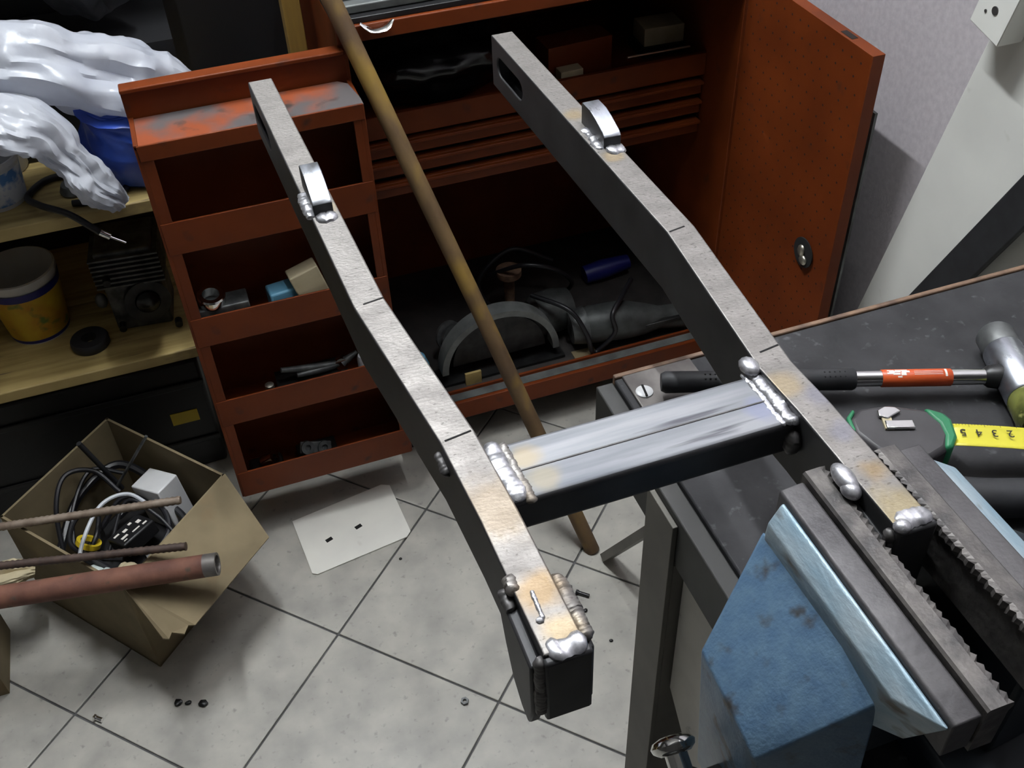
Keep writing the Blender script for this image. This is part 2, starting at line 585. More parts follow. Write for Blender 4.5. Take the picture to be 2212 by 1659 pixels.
# ------------------------------------------------------------------ room shell
X0, X1, Y0, Y1, ZC = -1.7, 0.90, -1.6, 1.80, 2.55
floor = tag(box('floor', X0, X1, Y0, Y1, -0.05, -0.003, M['grout']), kind='structure')
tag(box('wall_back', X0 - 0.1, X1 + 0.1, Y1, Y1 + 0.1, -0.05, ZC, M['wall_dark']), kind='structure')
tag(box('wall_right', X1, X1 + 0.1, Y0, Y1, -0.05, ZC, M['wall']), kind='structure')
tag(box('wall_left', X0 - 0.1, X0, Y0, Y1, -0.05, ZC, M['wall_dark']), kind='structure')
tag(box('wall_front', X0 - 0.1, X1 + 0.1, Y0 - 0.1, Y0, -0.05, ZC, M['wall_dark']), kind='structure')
tag(box('ceiling', X0 - 0.1, X1 + 0.1, Y0 - 0.1, Y1 + 0.1, ZC, ZC + 0.1, M['ceiling']), kind='structure')


def clip_poly(poly):
    for (ax, lim, sgn) in ((0, X0, 1), (0, X1, -1), (1, Y0, 1), (1, Y1, -1)):
        out = []
        for i in range(len(poly)):
            a, b = poly[i], poly[(i + 1) % len(poly)]
            da, db = (a[ax] - lim) * sgn, (b[ax] - lim) * sgn
            if da >= 0:
                out.append(a)
            if (da > 0 > db) or (da < 0 < db):
                t = da / (da - db)
                out.append(tuple(a[k] + (b[k] - a[k]) * t for k in range(2)))
        poly = out
        if len(poly) < 3:
            return None
    return poly


TS, TG = 0.2795, 0.0032
TA = radians(44.6)
e1 = Vector((cos(TA), sin(TA)))
e2 = Vector((sin(TA), -cos(TA)))
t0 = Vector((0.0125, 0.981))
full_tile = None
for i in range(-14, 15):
    for j in range(-14, 15):
        c = t0 + e1 * TS * (i + 0.5) + e2 * TS * (j + 0.5)
        h = (TS - TG) / 2
        quad = [tuple(c + e1 * h * a + e2 * h * b) for a, b in ((-1, -1), (1, -1), (1, 1), (-1, 1))]
        pl = clip_poly(quad)
        if not pl:
            continue
        area = abs(sum(pl[k][0] * pl[(k + 1) % len(pl)][1] - pl[(k + 1) % len(pl)][0] * pl[k][1] for k in range(len(pl)))) / 2
        if area < 1e-4:
            continue
        if len(pl) == 4 and abs(area - (2 * h) ** 2) < 1e-6:
            if full_tile is None:
                full_tile = prism('tile', pl, 'z', -0.012, 0.0, M['tile'], floor, bevel=0.0012)
            else:
                o = full_tile.copy()
                COL.objects.link(o)
                o.location = Vector((c.x, c.y, -0.012)) - wloc(floor)
        else:
            prism('tile', pl, 'z', -0.012, 0.0, M['tile'], floor)


def fluorescent(loc, length, axis_rot, glow, label):
    t = thing('fluorescent_lamp', loc, label, 'lamp')
    Rz = Matrix.Rotation(axis_rot, 3, 'Z')
    Lc = Vector(loc)
    obox('housing', Lc + Vector((0, 0, 0.035)), (length, 0.07, 0.05), Rz, M['fixture'], t, bevel=0.006)
    d = Rz @ Vector((length * 0.48, 0, 0))
    tube('glass_tube', [Lc - d + Vector((0, 0, -0.012)), Lc + d + Vector((0, 0, -0.012))], 0.013, emat('lamp_tube_glow', (0.93, 0.97, 1.0, 1), glow), t)
    for s in (-1, 1):
        obox('tube_holder', Lc + d * s * 1.02 + Vector((0, 0, -0.004)), (0.02, 0.03, 0.045), Rz, M['fixture'], t)
    return t


fluorescent((0.02, 1.29, 2.47), 0.75, radians(90), MAIN_TUBE_GLOW, 'white fluorescent batten on the ceiling above bench and cabinet')
fluorescent((0.50, 0.62, 2.47), 0.60, radians(90), SIDE_FILL_GLOW, 'added white fluorescent batten on the ceiling filling light on the right wall')
fluorescent((-0.4, -1.2, 2.47), 1.2, 0.0, REAR_FILL_GLOW, 'added white fill batten on the ceiling behind the viewer')

# ------------------------------------------------------------------ workbench
BZ = 0.86
bench = thing('workbench', (0.56, 0.0, 0), 'black topped workbench with grey steel legs carrying the blue vise', 'workbench')
box('top', 0.24, 0.895, -0.70, 0.505, BZ - 0.022, BZ, M['bench_top'], bench, bevel=0.0015)
box('edge_band', 0.2405, 0.895, 0.5052, 0.5095, BZ - 0.03, BZ + 0.0012, M['bench_edge'], bench, bevel=0.001)
box('side_rail', 0.2265, 0.2398, -0.70, 0.507, BZ - 0.05, BZ - 0.004, M['bench_rail'], bench, bevel=0.001)
box('back_rail', 0.245, 0.89, 0.47, 0.503, BZ - 0.06, BZ - 0.0225, M['bench_steel'], bench)
cp = box('corner_plate', 0.2455, 0.300, 0.462, 0.5045, BZ + 0.0001, BZ + 0.0022, M['plate'], bench, bevel=0.0008)
tag(cp, 'grubby steel plate screwed to the bench corner')
sc = lathe('slotted_screw', [(0.0, 0.0018), (0.0045, 0.0017), (0.0062, 0.0009), (0.0064, 0.0)], (0.2535, 0.483, BZ + 0.0022), (0, 0, 1), M['white_plastic'], cp, seg=24)
tag(sc, 'pale slotted screw head')
obox('slot', (0.2535, 0.483, BZ + 0.0040), (0.0016, 0.0118, 0.0006), radians(-8), M['kerf'], cp)


def angle_leg(x, y, ztop):
    return boxes('leg', [(x, x + 0.0038, y - 0.028, y + 0.010, 0.0, ztop), (x + 0.0038, x + 0.032, y - 0.028, y - 0.024, 0.0, BZ - 0.0505)],
                 M['bench_steel'], bench, bevel=0.0005)


angle_leg(0.2225, 0.400, BZ - 0.010)
angle_leg(0.2225, -0.66, BZ - 0.010)
angle_leg(0.855, 0.45, BZ - 0.0225)
angle_leg(0.855, -0.66, BZ - 0.0225)
prism('gusset_panel', [(0.37, 0.809), (0.37, 0.66), (0.24, 0.52), (0.05, 0.52), (0.05, 0.809)], 'x', 0.234, 0.238, M['panel'], bench)
brp = [Vector((0.461, 0.966, 0.008)), Vector((0.492, 0.488, 0.800))]

# diagonal strut that braces the bench to the floor
dvec = (brp[1] - brp[0]).normalized()
uu, ww = frame(dvec)
bw = 0.0110
V = []
for p in brp:
    for a, b in ((-1, -0.6), (1, -0.6), (1, 0.6), (-1, 0.6)):
        V.append(p + uu * bw * a + ww * bw * b)
mk('brace', V, [(0, 3, 2, 1), (4, 5, 6, 7), (0, 1, 5, 4), (1, 2, 6, 5), (2, 3, 7, 6), (3, 0, 4, 7)], M['bench_steel'], bench)

# ------------------------------------------------------------------ vise
vise = thing('bench_vise', (0.30, 0.21, BZ), 'blue bench vise with worn jaws gripping the right arm of the steel frame', 'vise')
JZ = 0.993


def jaw_bar(name, x0, x1, y0, y1, teeth_side, mat, parent, nt=30, depth=0.0016, z0=0.962, z1=JZ):
    """bar along Y whose one side is serrated"""
    V, Fc = [], []
    n = nt * 2 + 1
    rnd = random.Random(hash(name) % 1000 + int(x0 * 1000))
    for i in range(n):
        y = y0 + (y1 - y0) * i / (n - 1)
        dd = (depth if i % 2 else 0.0) * rnd.uniform(0.4, 1.25)
        dz = rnd.uniform(-0.0008, 0.0) if i % 2 else rnd.uniform(-0.0004, 0.0002)
        ch = 0.0012
        if teeth_side > 0:
            ring = [(x0, y, z0), (x0, y, z1 - ch), (x0 + ch, y, z1), (x1 - 0.004, y, z1 + 0.0002), (x1 - dd - 0.0008, y, z1 + dz), (x1 - dd, y, z1 - 0.003), (x1 - depth, y, z1 - 0.006), (x1 - depth, y, z0)]
        else:
            ring = [(x1, y, z0), (x1, y, z1 - ch), (x1 - ch, y, z1), (x0 + 0.004, y, z1 + 0.0002), (x0 + dd + 0.0008, y, z1 + dz), (x0 + dd, y, z1 - 0.003), (x0 + depth, y, z1 - 0.006), (x0 + depth, y, z0)]
        V += ring
    k = 8
    for i in range(n - 1):
        for j in range(k):
            a, b = i * k + j, i * k + (j + 1) % k
            Fc.append((a, b, b + k, a + k))
    Fc.append(tuple(range(k)))
    Fc.append(tuple(range((n - 1) * k, n * k)))
    return mk(name, V, Fc, mat, parent)


def taper_prism(name, prof, ynear, yfar, mat, parent, bevel=0.0):
    """profile in (x,z); near/far y given per profile vertex"""
    n = len(prof)
    V = [(p[0], ynear[i], p[1]) for i, p in enumerate(prof)] + [(p[0], yfar[i], p[1]) for i, p in enumerate(prof)]
    Fc = [tuple(range(n))[::-1], tuple(range(n, 2 * n))] + [(i, (i + 1) % n, (i + 1) % n + n, i + n) for i in range(n)]
    return mk(name, V, Fc, mat, parent, bevel)


# movable jaw (left)
jaw_bar('jaw_plate', 0.2345, 0.2475, 0.142, 0.278, 1, M['jaw_tooth'], vise)
taper_prism('jaw_backing', [(0.2200, 0.966), (0.2200, 0.988), (0.2212, 0.9895), (0.2325, 0.9905), (0.2337, 0.989), (0.2337, 0.966)],
            [0.1425] * 6, [0.2745] * 6, M['jaw'], vise, bevel=0.0008)
taper_prism('jaw_lip', [(0.2197, 0.950), (0.2197, 0.987), (0.2178, 0.9868), (0.2105, 0.9790), (0.2100, 0.972), (0.2110, 0.945)],
            [0.160, 0.1435, 0.1435, 0.166, 0.170, 0.175], [0.272, 0.2685, 0.2685, 0.266, 0.266, 0.266], M['vise_worn'], vise, bevel=0.0012)
# sloping slab and body of the movable jaw
V = [(0.2120, 0.1710, 0.9660), (0.2120, 0.1990, 0.9720), (0.2120, 0.2700, 0.9690),
     (0.1680, 0.1880, 0.9160), (0.1665, 0.2000, 0.9240), (0.1690, 0.2440, 0.9250),
     (0.2230, 0.1710, 0.8100), (0.2230, 0.2700, 0.8100), (0.1780, 0.1900, 0.8100), (0.1780, 0.2440, 0.8100)]
Fc = [(0, 1, 4, 3), (1, 2, 5, 4), (3, 4, 5, 9, 8), (0, 3, 8, 6), (2, 7, 9, 5), (6, 8, 9, 7), (0, 6, 7, 2, 1)]
mk('movable_jaw_body', V, Fc, M['vise_blue'], vise, bevel=0.0016)
box('slide', 0.2150, 0.40, 0.186, 0.236, 0.882, 0.932, M['cast_and_shade'], vise, bevel=0.004)
# fixed jaw (right)
jaw_bar('jaw_plate', 0.2730, 0.2870, 0.142, 0.278, -1, M['jaw_tooth'], vise)
taper_prism('jaw_backing', [(0.2876, 0.955), (0.2876, 0.9895), (0.3000, 0.9895), (0.3010, 0.988), (0.3010, 0.955)],
            [0.1425] * 5, [0.2765] * 5, M['jaw'], vise, bevel=0.0008)
taper_prism('jaw_lip', [(0.3013, 0.950), (0.3013, 0.987), (0.3120, 0.983), (0.3180, 0.972), (0.3180, 0.950)],
            [0.1435] * 5, [0.268, 0.268, 0.262, 0.255, 0.255], M['vise_worn'], vise, bevel=0.0012)
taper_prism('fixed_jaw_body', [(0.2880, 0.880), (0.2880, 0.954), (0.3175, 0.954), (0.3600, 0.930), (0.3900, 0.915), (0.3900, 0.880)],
            [0.166, 0.166, 0.168, 0.176, 0.18, 0.176], [0.265, 0.265, 0.262, 0.245, 0.24, 0.25], M['cast_and_shade'], vise, bevel=0.003)  # blue casting painted dark in place of the shade under the jaws
box('vise_base', 0.262, 0.40, 0.140, 0.276, BZ, BZ + 0.022, M['cast_and_shade'], vise, bevel=0.004)
tube('lead_screw', [(0.150, 0.2120, 0.847), (0.224, 0.2120, 0.847)], 0.0095, M['dark_steel'], vise, seg=20)
lathe('screw_head', [(0.0, 0.0), (0.011, 0.0), (0.013, 0.003), (0.013, 0.020), (0.010, 0.024), (0.0, 0.024)], (0.140, 0.2120, 0.847), (1, 0, 0), M['dark_steel'], vise, seg=24)
hb0, hb1 = Vector((0.1545, 0.2330, 0.8585)), Vector((0.1500, 0.115, 0.800))
hb = tube('handle_bar', [hb0, hb1], 0.0062, M['chrome'], vise, seg=18)
for p, q in ((hb0, hb1), (hb1, hb0)):
    dd = (p - q).normalized()
    lathe('handle_knob', [(0.0, -0.003), (0.0085, -0.003), (0.0115, -0.0005), (0.0122, 0.002), (0.0105, 0.0045), (0.006, 0.0062), (0.0, 0.0068)], p, dd, M['chrome'], hb, seg=28)

# ------------------------------------------------------------------ motorcycle swingarm
arm = thing('swingarm', (0.17, 0.45, 0.955), 'bare steel motorcycle swingarm of welded box tube clamped in the vise', 'swingarm')
AW, AZ0, AZ1 = 0.0188, 0.9560, 1.0


def arm_tube(path, z0=AZ0, z1=AZ1):
    """box tube with mitred bends in plan"""
    V, Fc = [], []
    n = len(path)
    P = [Vector((p[0], p[1], 0)) for p in path]
    for i in range(n):
        d0 = (P[i] - P[i - 1]).normalized() if i else (P[1] - P[0]).normalized()
        d1 = (P[i + 1] - P[i]).normalized() if i < n - 1 else d0
        d = (d0 + d1).normalized()
        nrm = Vector((-d.y, d.x, 0))
        k = AW / 2 / max(0.5, abs(nrm.dot(Vector((-d0.y, d0.x, 0)))))
        if i in (0, n - 1):
            nrm = Vector((1, 0, 0))
        if nrm.x < 0:
            nrm = -nrm
        for s, z in ((-1, z0), (1, z0), (1, z1), (-1, z1)):
            q = P[i] + nrm * k * s
            V.append((q.x, q.y, z))
    for i in range(n - 1):
        for j in range(4):
            a, b = i * 4 + j, i * 4 + (j + 1) % 4
            Fc.append((a, b, b + 4, a + 4))
    Fc += [(0, 1, 2, 3), tuple(range((n - 1) * 4, n * 4))]
    o = mk('arm_tube', V, Fc, M['steel'], arm)
    return o


def stadium(y0, y1, zc, r):
    pts = []
    for k in range(9):
        a = pi / 2 + pi * k / 8
        pts.append((y0 + r + r * cos(a), zc + r * sin(a)))
    for k in range(9):
        a = -pi / 2 + pi * k / 8
        pts.append((y1 - r + r * cos(a), zc + r * sin(a)))
    return pts


LP = [(0.0565, 0.789), (0.0690, 0.478), (0.0842, 0.3555), (0.0872, 0.300), (0.0890, 0.2225)]
RP = [(0.2596, 0.794), (0.2678, 0.478), (0.2572, 0.345), (0.2590, 0.310), (0.2600, 0.2290)]
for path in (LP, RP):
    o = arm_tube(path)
    xe, xs = path[0][0], path[1][0]
    V = []
    for (x, y) in ((xe, 0.786), (xe + (xs - xe) * 0.45, 0.64)):
        for sx, z in ((-1, AZ0 + 0.0022), (1, AZ0 + 0.0022), (1, AZ1 - 0.0022), (-1, AZ1 - 0.0022)):
            V.append((x + sx * (AW / 2 - 0.0022), y, z))
    boolean_cut(o, mk('cutter', V, [(0, 1, 2, 3), (4, 5, 6, 7), (0, 1, 5, 4), (1, 2, 6, 5), (2, 3, 7, 6), (3, 0, 4, 7)], None))
    cut = prism('cutter', stadium(0.724, 0.782, 0.979, 0.0082), 'x', path[0][0] - 0.04, path[0][0] + 0.04, None)
    boolean_cut(o, cut)
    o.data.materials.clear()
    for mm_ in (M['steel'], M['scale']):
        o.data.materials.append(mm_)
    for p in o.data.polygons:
        p.material_index = 0 if (p.normal.z > 0.5 and (o.matrix_world @ p.center).z > -1 and p.center.z > 0.02) else 1  # bright steel on upward faces, dark steel on the rest
    m = o.modifiers.new('bevel', 'BEVEL')
    m.width = 0.0016
    m.segments = 3
    m.limit_method = 'ANGLE'
    m.angle_limit = radians(50)
    for p in o.data.polygons:
        p.use_smooth = True
    o.data.set_sharp_from_angle(angle=radians(60))
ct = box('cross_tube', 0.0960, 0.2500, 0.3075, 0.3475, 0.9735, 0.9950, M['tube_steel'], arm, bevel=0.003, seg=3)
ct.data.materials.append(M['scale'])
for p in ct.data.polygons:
    p.material_index = 0 if p.normal.z > 0.5 else 1  # brushed steel on the top face, dark steel elsewhere
boxes('seam_ridge', [(0.105, 0.245, 0.3262, 0.3270, 0.9948, 0.9954)], M['plate_dark'], ct)


def lug(xc, y0, y1, zt, w):
    prof = [(y0, AZ1 - 0.001), (y0, AZ1 + 0.008), (y0 + 0.003, AZ1 + 0.0105), (y0 + 0.016, AZ1 + zt - 0.002), (y0 + 0.026, AZ1 + zt), (y1 - 0.001, AZ1 + zt - 0.0005), (y1, AZ1 + zt - 0.002), (y1, AZ1 - 0.001)]
    o = prism('mounting_lug', prof, 'x', xc - w / 2, xc + w / 2, M['bright'], arm, bevel=0.0006)
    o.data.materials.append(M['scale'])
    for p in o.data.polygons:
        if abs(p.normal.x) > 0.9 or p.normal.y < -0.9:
            p.material_index = 1  # dark steel on the lug's sides and near face
    tag(o, 'steel mounting lug with bright top welded on the arm')
    return o


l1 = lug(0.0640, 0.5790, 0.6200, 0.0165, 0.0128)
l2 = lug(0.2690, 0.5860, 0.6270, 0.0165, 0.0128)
for xc, y0 in ((0.0640, 0.579), (0.2690, 0.586)):
    lg = l1 if xc < 0.1 else l2
    weld('weld_bead', (xc - 0.0078, y0 - 0.001, 0.9994), (xc - 0.0078, y0 + 0.032, 0.9994), 0.0044, M['weld'], lg, flat=0.55, jitter=0.5)
    weld('weld_bead', (xc - 0.0070, y0 - 0.0040, 0.9994), (xc + 0.0085, y0 - 0.0030, 0.9994), 0.0062, M['weld'], lg, flat=0.55, jitter=0.5)
# saw kerfs at the bends
for (xa, ya, xb, yb) in ((0.0655, 0.4775, 0.0780, 0.4795), (0.0775, 0.3545, 0.0920, 0.3568),
                         (0.2600, 0.4775, 0.2712, 0.4795), (0.2545, 0.3565, 0.2668, 0.3585)):
    a, b = Vector((xa, ya, 1.0)), Vector((xb, yb, 1.0))
    d = b - a
    obox('saw_kerf', (a + b) / 2 + Vector((0, 0, 0.00005)), (d.length, 0.0011, 0.0003), math.atan2(d.y, d.x), M['kerf'], arm)
# cross tube welds
weld('weld_bead', (0.0985, 0.3500, 0.9950), (0.1005, 0.3080, 0.9948), 0.0046, M['weld'], arm, flat=0.6, jitter=0.5)
weld('weld_bead', (0.1045, 0.3480, 0.9945), (0.1065, 0.3060, 0.9940), 0.0026, M['steel'], arm, flat=0.6)
weld('weld_bead', (0.2455, 0.3500, 0.9952), (0.2470, 0.3060, 0.9948), 0.0042, M['weld'], arm, flat=0.6, jitter=0.5)
weld('weld_bead', (0.2415, 0.3500, 0.9945), (0.2420, 0.3080, 0.9940), 0.0022, M['weld'], arm, flat=0.6)
blob('weld_blob', [((0.2448, 0.3500, 0.9985), (0.0055, 0.0075, 0.0035))], M['weld'], arm)
weld('weld_bead', (0.2470, 0.3060, 0.9900), (0.2470, 0.3060, 0.9750), 0.0045, M['plate_dark'], arm)
# pivot ends: cheek plates, end plug and welds
for side, (xa, yb) in enumerate(((0.0890, 0.2225), (0.2600, 0.2290))):
    def cheek(x0, x1, zt, ext):
        pr = [(yb + 0.044 + ext, zt - 0.004), (yb + 0.041 + ext, zt - 0.013), (yb + 0.035 + ext, zt - 0.028), (yb + 0.026, zt - 0.044),
              (yb + 0.015, zt - 0.051), (yb + 0.006, zt - 0.052), (yb + 0.001, 0.956), (yb + 0.001, zt - 0.001), (yb + 0.02, zt), (yb + 0.038 + ext, zt)]
        return prism('cheek_plate', pr, 'x', x0, x1, M['scale'], arm, bevel=0.0012)
    if side == 0:
        cheek(xa - 0.0150, xa - 0.0094, 0.993, 0.0)
        cheek(xa + 0.0094, xa + 0.0140, 0.994, -0.004)
    else:
        cheek(xa - 0.0118, xa - 0.0094, 0.990, 0.0)
        cheek(xa + 0.0094, xa + 0.0118, 0.990, -0.004)
    box('end_plug', xa - 0.0100, xa + 0.0115, yb - 0.0040, yb + 0.001, 0.9555, 0.9985, M['scale'], arm, bevel=0.0015)
    weld('weld_bead', (xa - 0.0080, yb + 0.0015, 0.9990), (xa + 0.0110, yb + 0.0030, 0.9992), 0.0054, M['weld'], arm, flat=0.36, jitter=0.6)
    weld('weld_bead', (xa - 0.0105, yb + 0.0005, 0.9975), (xa - 0.0108, yb - 0.0010, 0.960), 0.0030, M['plate_dark'], arm)
weld('weld_bead', (0.0862, 0.2545, 1.0003), (0.0858, 0.2390, 1.0003), 0.0011, M['weld'], arm, flat=0.7)
weld('weld_bead', (0.0850, 0.2405, 1.0003), (0.0838, 0.2375, 1.0003), 0.0017, M['weld'], arm, flat=0.6)
weld('weld_bead', (0.0800, 0.2670, 0.9985), (0.0792, 0.2560, 0.9985), 0.0032, M['steel'], arm, flat=0.8)
weld('weld_bead', (0.0765, 0.2640, 0.9940), (0.0762, 0.2520, 0.9930), 0.0036, M['plate_dark'], arm, flat=0.9)
weld('weld_bead', (0.0995, 0.2620, 0.9965), (0.1010, 0.2260, 0.9955), 0.0030, M['steel'], arm, flat=0.8, bulge=0.5)
blob('weld_blob', [((0.2478, 0.2640, 0.9975), (0.0050, 0.0100, 0.0042)), ((0.2470, 0.2575, 0.9965), (0.0046, 0.006, 0.004))], M['weld'], arm, sub=3)
blob('weld_blob', [((0.2540, 0.2285, 0.9995), (0.0042, 0.0040, 0.0030))], M['weld'], arm, sub=3)
weld('weld_bead', (0.0735, 0.3560, 0.992), (0.0752, 0.3420, 0.988), 0.0030, M['plate_dark'], arm)

# ------------------------------------------------------------------ hammer
ham = thing('mallet', (0.47, 0.40, BZ), 'steel headed mallet with orange sleeve and black grip lying on the bench', 'hammer')
HZ = BZ + 0.0150
h0, h1 = Vector((0.262, 0.4755, HZ)), Vector((0.486, 0.3935, HZ))
hd = (h1 - h0).normalized()


def hp(t):
    return h0 + hd * t


HL = (h1 - h0).length
gr = tube('grip', [hp(0), hp(0.003), hp(0.06), hp(0.132), hp(0.134)], [0.0062, 0.0078, 0.0072, 0.0080, 0.0070], M['rubber'], ham, seg=20)
up = Vector((0, 0, 1))
sd = hd.cross(up)
dots = []
for t0_ in (0.030, 0.112):
    for i in range(5):
        for j in (-1, 1):
            a = radians(20 + j * 14)
            dots.append((hp(t0_ + i * 0.0035) + (up * cos(a) + sd * sin(a)) * 0.0074, (0.0008, 0.0008, 0.0008)))
tag(blob('grip_dimples', dots, M['kerf'], gr, sub=1), kind='stuff')
tube('shaft', [hp(0.130), hp(HL)], 0.0056, M['chrome'], ham, seg=20)
sl = tube('printed_sleeve', [hp(0.152), hp(0.1525), hp(0.1995), hp(0.200)], [0.0058, 0.0062, 0.0062, 0.0058], M['orange_sleeve'], ham, seg=20)


def sleeve_patch(t_a, t_b, a_a, a_b, name='print'):
    V, Fc = [], []
    for i in range(5):
        a = radians(a_a + (a_b - a_a) * i / 4)
        for t in (t_a, t_b):
            V.append(hp(t) + (up * cos(a) + sd * sin(a)) * 0.00632)
    for i in range(4):
        Fc.append((i * 2, i * 2 + 1, i * 2 + 3, i * 2 + 2))
    return mk(name, V, Fc, M['white_print'], sl)


for (ta, tb, aa, ab) in ((0.1552, 0.1600, -14, -2), (0.1565, 0.1645, -4, 8), (0.1606, 0.1690, -16, -6), (0.1650, 0.1705, -6, 10),
                         (0.1550, 0.1600, 8, 20), (0.1590, 0.1640, 12, 26), (0.1645, 0.1680, 10, 30), (0.1620, 0.1650, 34, 44)):
    sleeve_patch(ta, tb, aa, ab)
for a in (-2, 10, 22):
    sleeve_patch(0.1735, 0.1930, a, a + 3)
sleeve_patch(0.1945, 0.1960, -20, 40)
ax = Vector((0.40, 0.915, 0)).normalized()
ax = (ax - hd * ax.dot(hd)).normalized()
hc = hp(HL) + hd * 0.006
lathe('collar', [(0.0056, 0), (0.0078, 0.003), (0.0088, 0.010), (0.0088, 0.018)], hp(HL - 0.016), hd, M['dark_steel'], ham, seg=20)
lathe('head', [(0.0, -0.022), (0.0128, -0.022), (0.0138, -0.0205), (0.0138, 0.0255), (0.0130, 0.027), (0.0, 0.027)], hc, ax, M['bright'], ham, seg=36)
f1 = lathe('striking_face', [(0.0, 0.0), (0.0126, 0.0), (0.0132, 0.002), (0.0132, 0.016), (0.0118, 0.0185), (0.0, 0.019)], hc + ax * 0.0272, ax, M['alu'], ham, seg=32)
tag(f1, 'dull grey striking face')
f2 = lathe('striking_face', [(0.0, 0.0), (0.0126, 0.0), (0.0140, 0.003), (0.0140, 0.022), (0.0120, 0.026), (0.0, 0.027)], hc - ax * 0.0222, -ax, M['mallet_amber'], ham, seg=32)
tag(f2, 'amber plastic striking face')

# ------------------------------------------------------------------ tape measure
tm = thing('tape_measure', (0.382, 0.365, BZ), 'dark grey tape measure with green ends and yellow blade pulled out', 'tape measure')
outl = [(0.3495, 0.3750), (0.3530, 0.3865), (0.3640, 0.3935), (0.3850, 0.3895), (0.4060, 0.3755), (0.4110, 0.3660), (0.4060, 0.3520), (0.3960, 0.3420), (0.3820, 0.3385), (0.3640, 0.3470), (0.3540, 0.3560)]
case = prism('case', outl, 'z', BZ, BZ + 0.0275, M['tape_case'], tm, bevel=0.0035)
prism('front_bumper', [(0.4040, 0.3780), (0.4125, 0.3690), (0.4135, 0.3620), (0.4075, 0.3480), (0.3990, 0.3405), (0.3940, 0.3425), (0.4010, 0.3520), (0.4040, 0.3620), (0.4025, 0.3720)], 'z', BZ + 0.001, BZ + 0.0285, M['green'], tm, bevel=0.0022)
prism('rear_bumper', [(0.3485, 0.3760), (0.3520, 0.3880), (0.3600, 0.3935), (0.3605, 0.3910), (0.3545, 0.3860), (0.3515, 0.3755)], 'z', BZ + 0.002, BZ + 0.0280, M['green'], tm, bevel=0.001)
cl = prism('belt_clip', [(0.3705, 0.3800), (0.3725, 0.3850), (0.3790, 0.3865), (0.3850, 0.3835), (0.3868, 0.3790), (0.3800, 0.3775), (0.3745, 0.3760)], 'z', BZ + 0.0285, BZ + 0.0302, M['chrome'], tm, bevel=0.0007)
obox('clip_step', (0.3792, 0.3692, BZ + 0.0288), (0.0185, 0.0075, 0.0022), radians(-20), M['chrome'], tm, bevel=0.0009)
obox('clip_bridge', (0.3735, 0.3740, BZ + 0.0284), (0.0060, 0.0120, 0.0016), radians(-20), M['beige'], tm)
bd = Vector((0.914, -0.407, 0)).normalized()
bn = Vector((-bd.y, bd.x, 0))
b0 = Vector((0.4045, 0.3535, BZ + 0.0245))
V, Fc = [], []
for i in range(9):
    for k in range(7):
        s = (k / 6 - 0.5) * 2
        V.append(b0 + bd * (0.013 * i) + bn * s * 0.0098 + Vector((0, 0, 0.0012 * s * s - 0.0010 * (i / 8) ** 2 * 8)))
for i in range(8):
    for k in range(6):
        a = i * 7 + k
        Fc.append((a, a + 1, a + 8, a + 7))
bl = mk('blade', V, Fc, M['blade'], tm, smooth=True)
so = bl.modifiers.new('thickness', 'SOLIDIFY')
so.thickness = 0.0003
ang = math.atan2(bd.y, bd.x) + pi
for i, ch in enumerate('54321'):
    p = b0 + bd * (0.0105 + 0.0098 * i) + bn * 0.0026 + Vector((0, 0, 0.0009))
    text_part('numeral', ch, 0.0088, Matrix.Translation(p) @ Matrix.Rotation(ang, 4, 'Z'), M['ink'], bl)
ticks = []
for i in range(46):
    p = b0 + bd * (0.0052 + 0.00196 * i)
    ln = 0.0030 if i % 5 == 0 else 0.0016
    for s in (1,):
        ticks.append((p + bn * s * (0.0096 - ln / 2) + Vector((0, 0, 0.0019)), ln))
V, Fc = [], []
for p, ln in ticks:
    n = len(V)
    for a, b in ((-1, -1), (1, -1), (1, 1), (-1, 1)):
        V.append(p + bd * 0.00014 * a + bn * ln / 2 * b)
    Fc.append((n, n + 1, n + 2, n + 3))
tag(mk('tick_marks', V, Fc, M['ink'], bl), kind='stuff')

hose = tube('rubber_hose', [(0.345, 0.352, BZ + 0.0125), (0.385, 0.318, BZ + 0.0125), (0.43, 0.298, BZ + 0.0125), (0.52, 0.268, BZ + 0.0125), (0.62, 0.20, BZ + 0.0125)],
            0.0125, M['rubber'], None, seg=16, smooth_path=True)
tag(hose, 'thick black rubber hose lying on the bench behind the vise', 'hose')

# ------------------------------------------------------------------ red tool cabinet
cab = thing('tool_cabinet', (0.50, 1.50, 0), 'orange-red steel tool cabinet standing with both doors open', 'cabinet')
CX0, CX1, CY0, CY1, CZ0, CZ1 = 0.200, 0.806, 1.302, 1.715, 0.070, 0.812
O, OD = M['orange'], M['cab_dark']
box('side_panel', CX0, CX0 + 0.012, CY0, CY1, CZ0, CZ1, O, cab, bevel=0.001)
box('side_panel', CX1 - 0.004, CX1 + 0.006, CY0, CY1, CZ0, CZ1, O, cab, bevel=0.001)
box('back_panel', CX0, CX1, CY1, CY1 + 0.006, CZ0, CZ1, O, cab)
box('top_panel', CX0, CX1 + 0.006, CY0 + 0.002, CY1, CZ1, CZ1 + 0.008, M['black'], cab, bevel=0.001)
box('top_rail', CX0, CX1, CY0 - 0.004, CY0 + 0.014, 0.790, CZ1, O, cab, bevel=0.0015)
box('bottom_rail', CX0, CX1, CY0 - 0.004, CY0 + 0.004, 0.070, 0.1085, O, cab, bevel=0.0012)
box('bottom_channel', CX0 + 0.012, CX1 - 0.004, CY0 + 0.004, CY0 + 0.022, 0.085, 0.1085, M['slat_edge'], cab)
box('bottom_lip', CX0 + 0.012, CX1 - 0.004, CY0 + 0.022, CY0 + 0.027, 0.085, 0.114, O, cab)
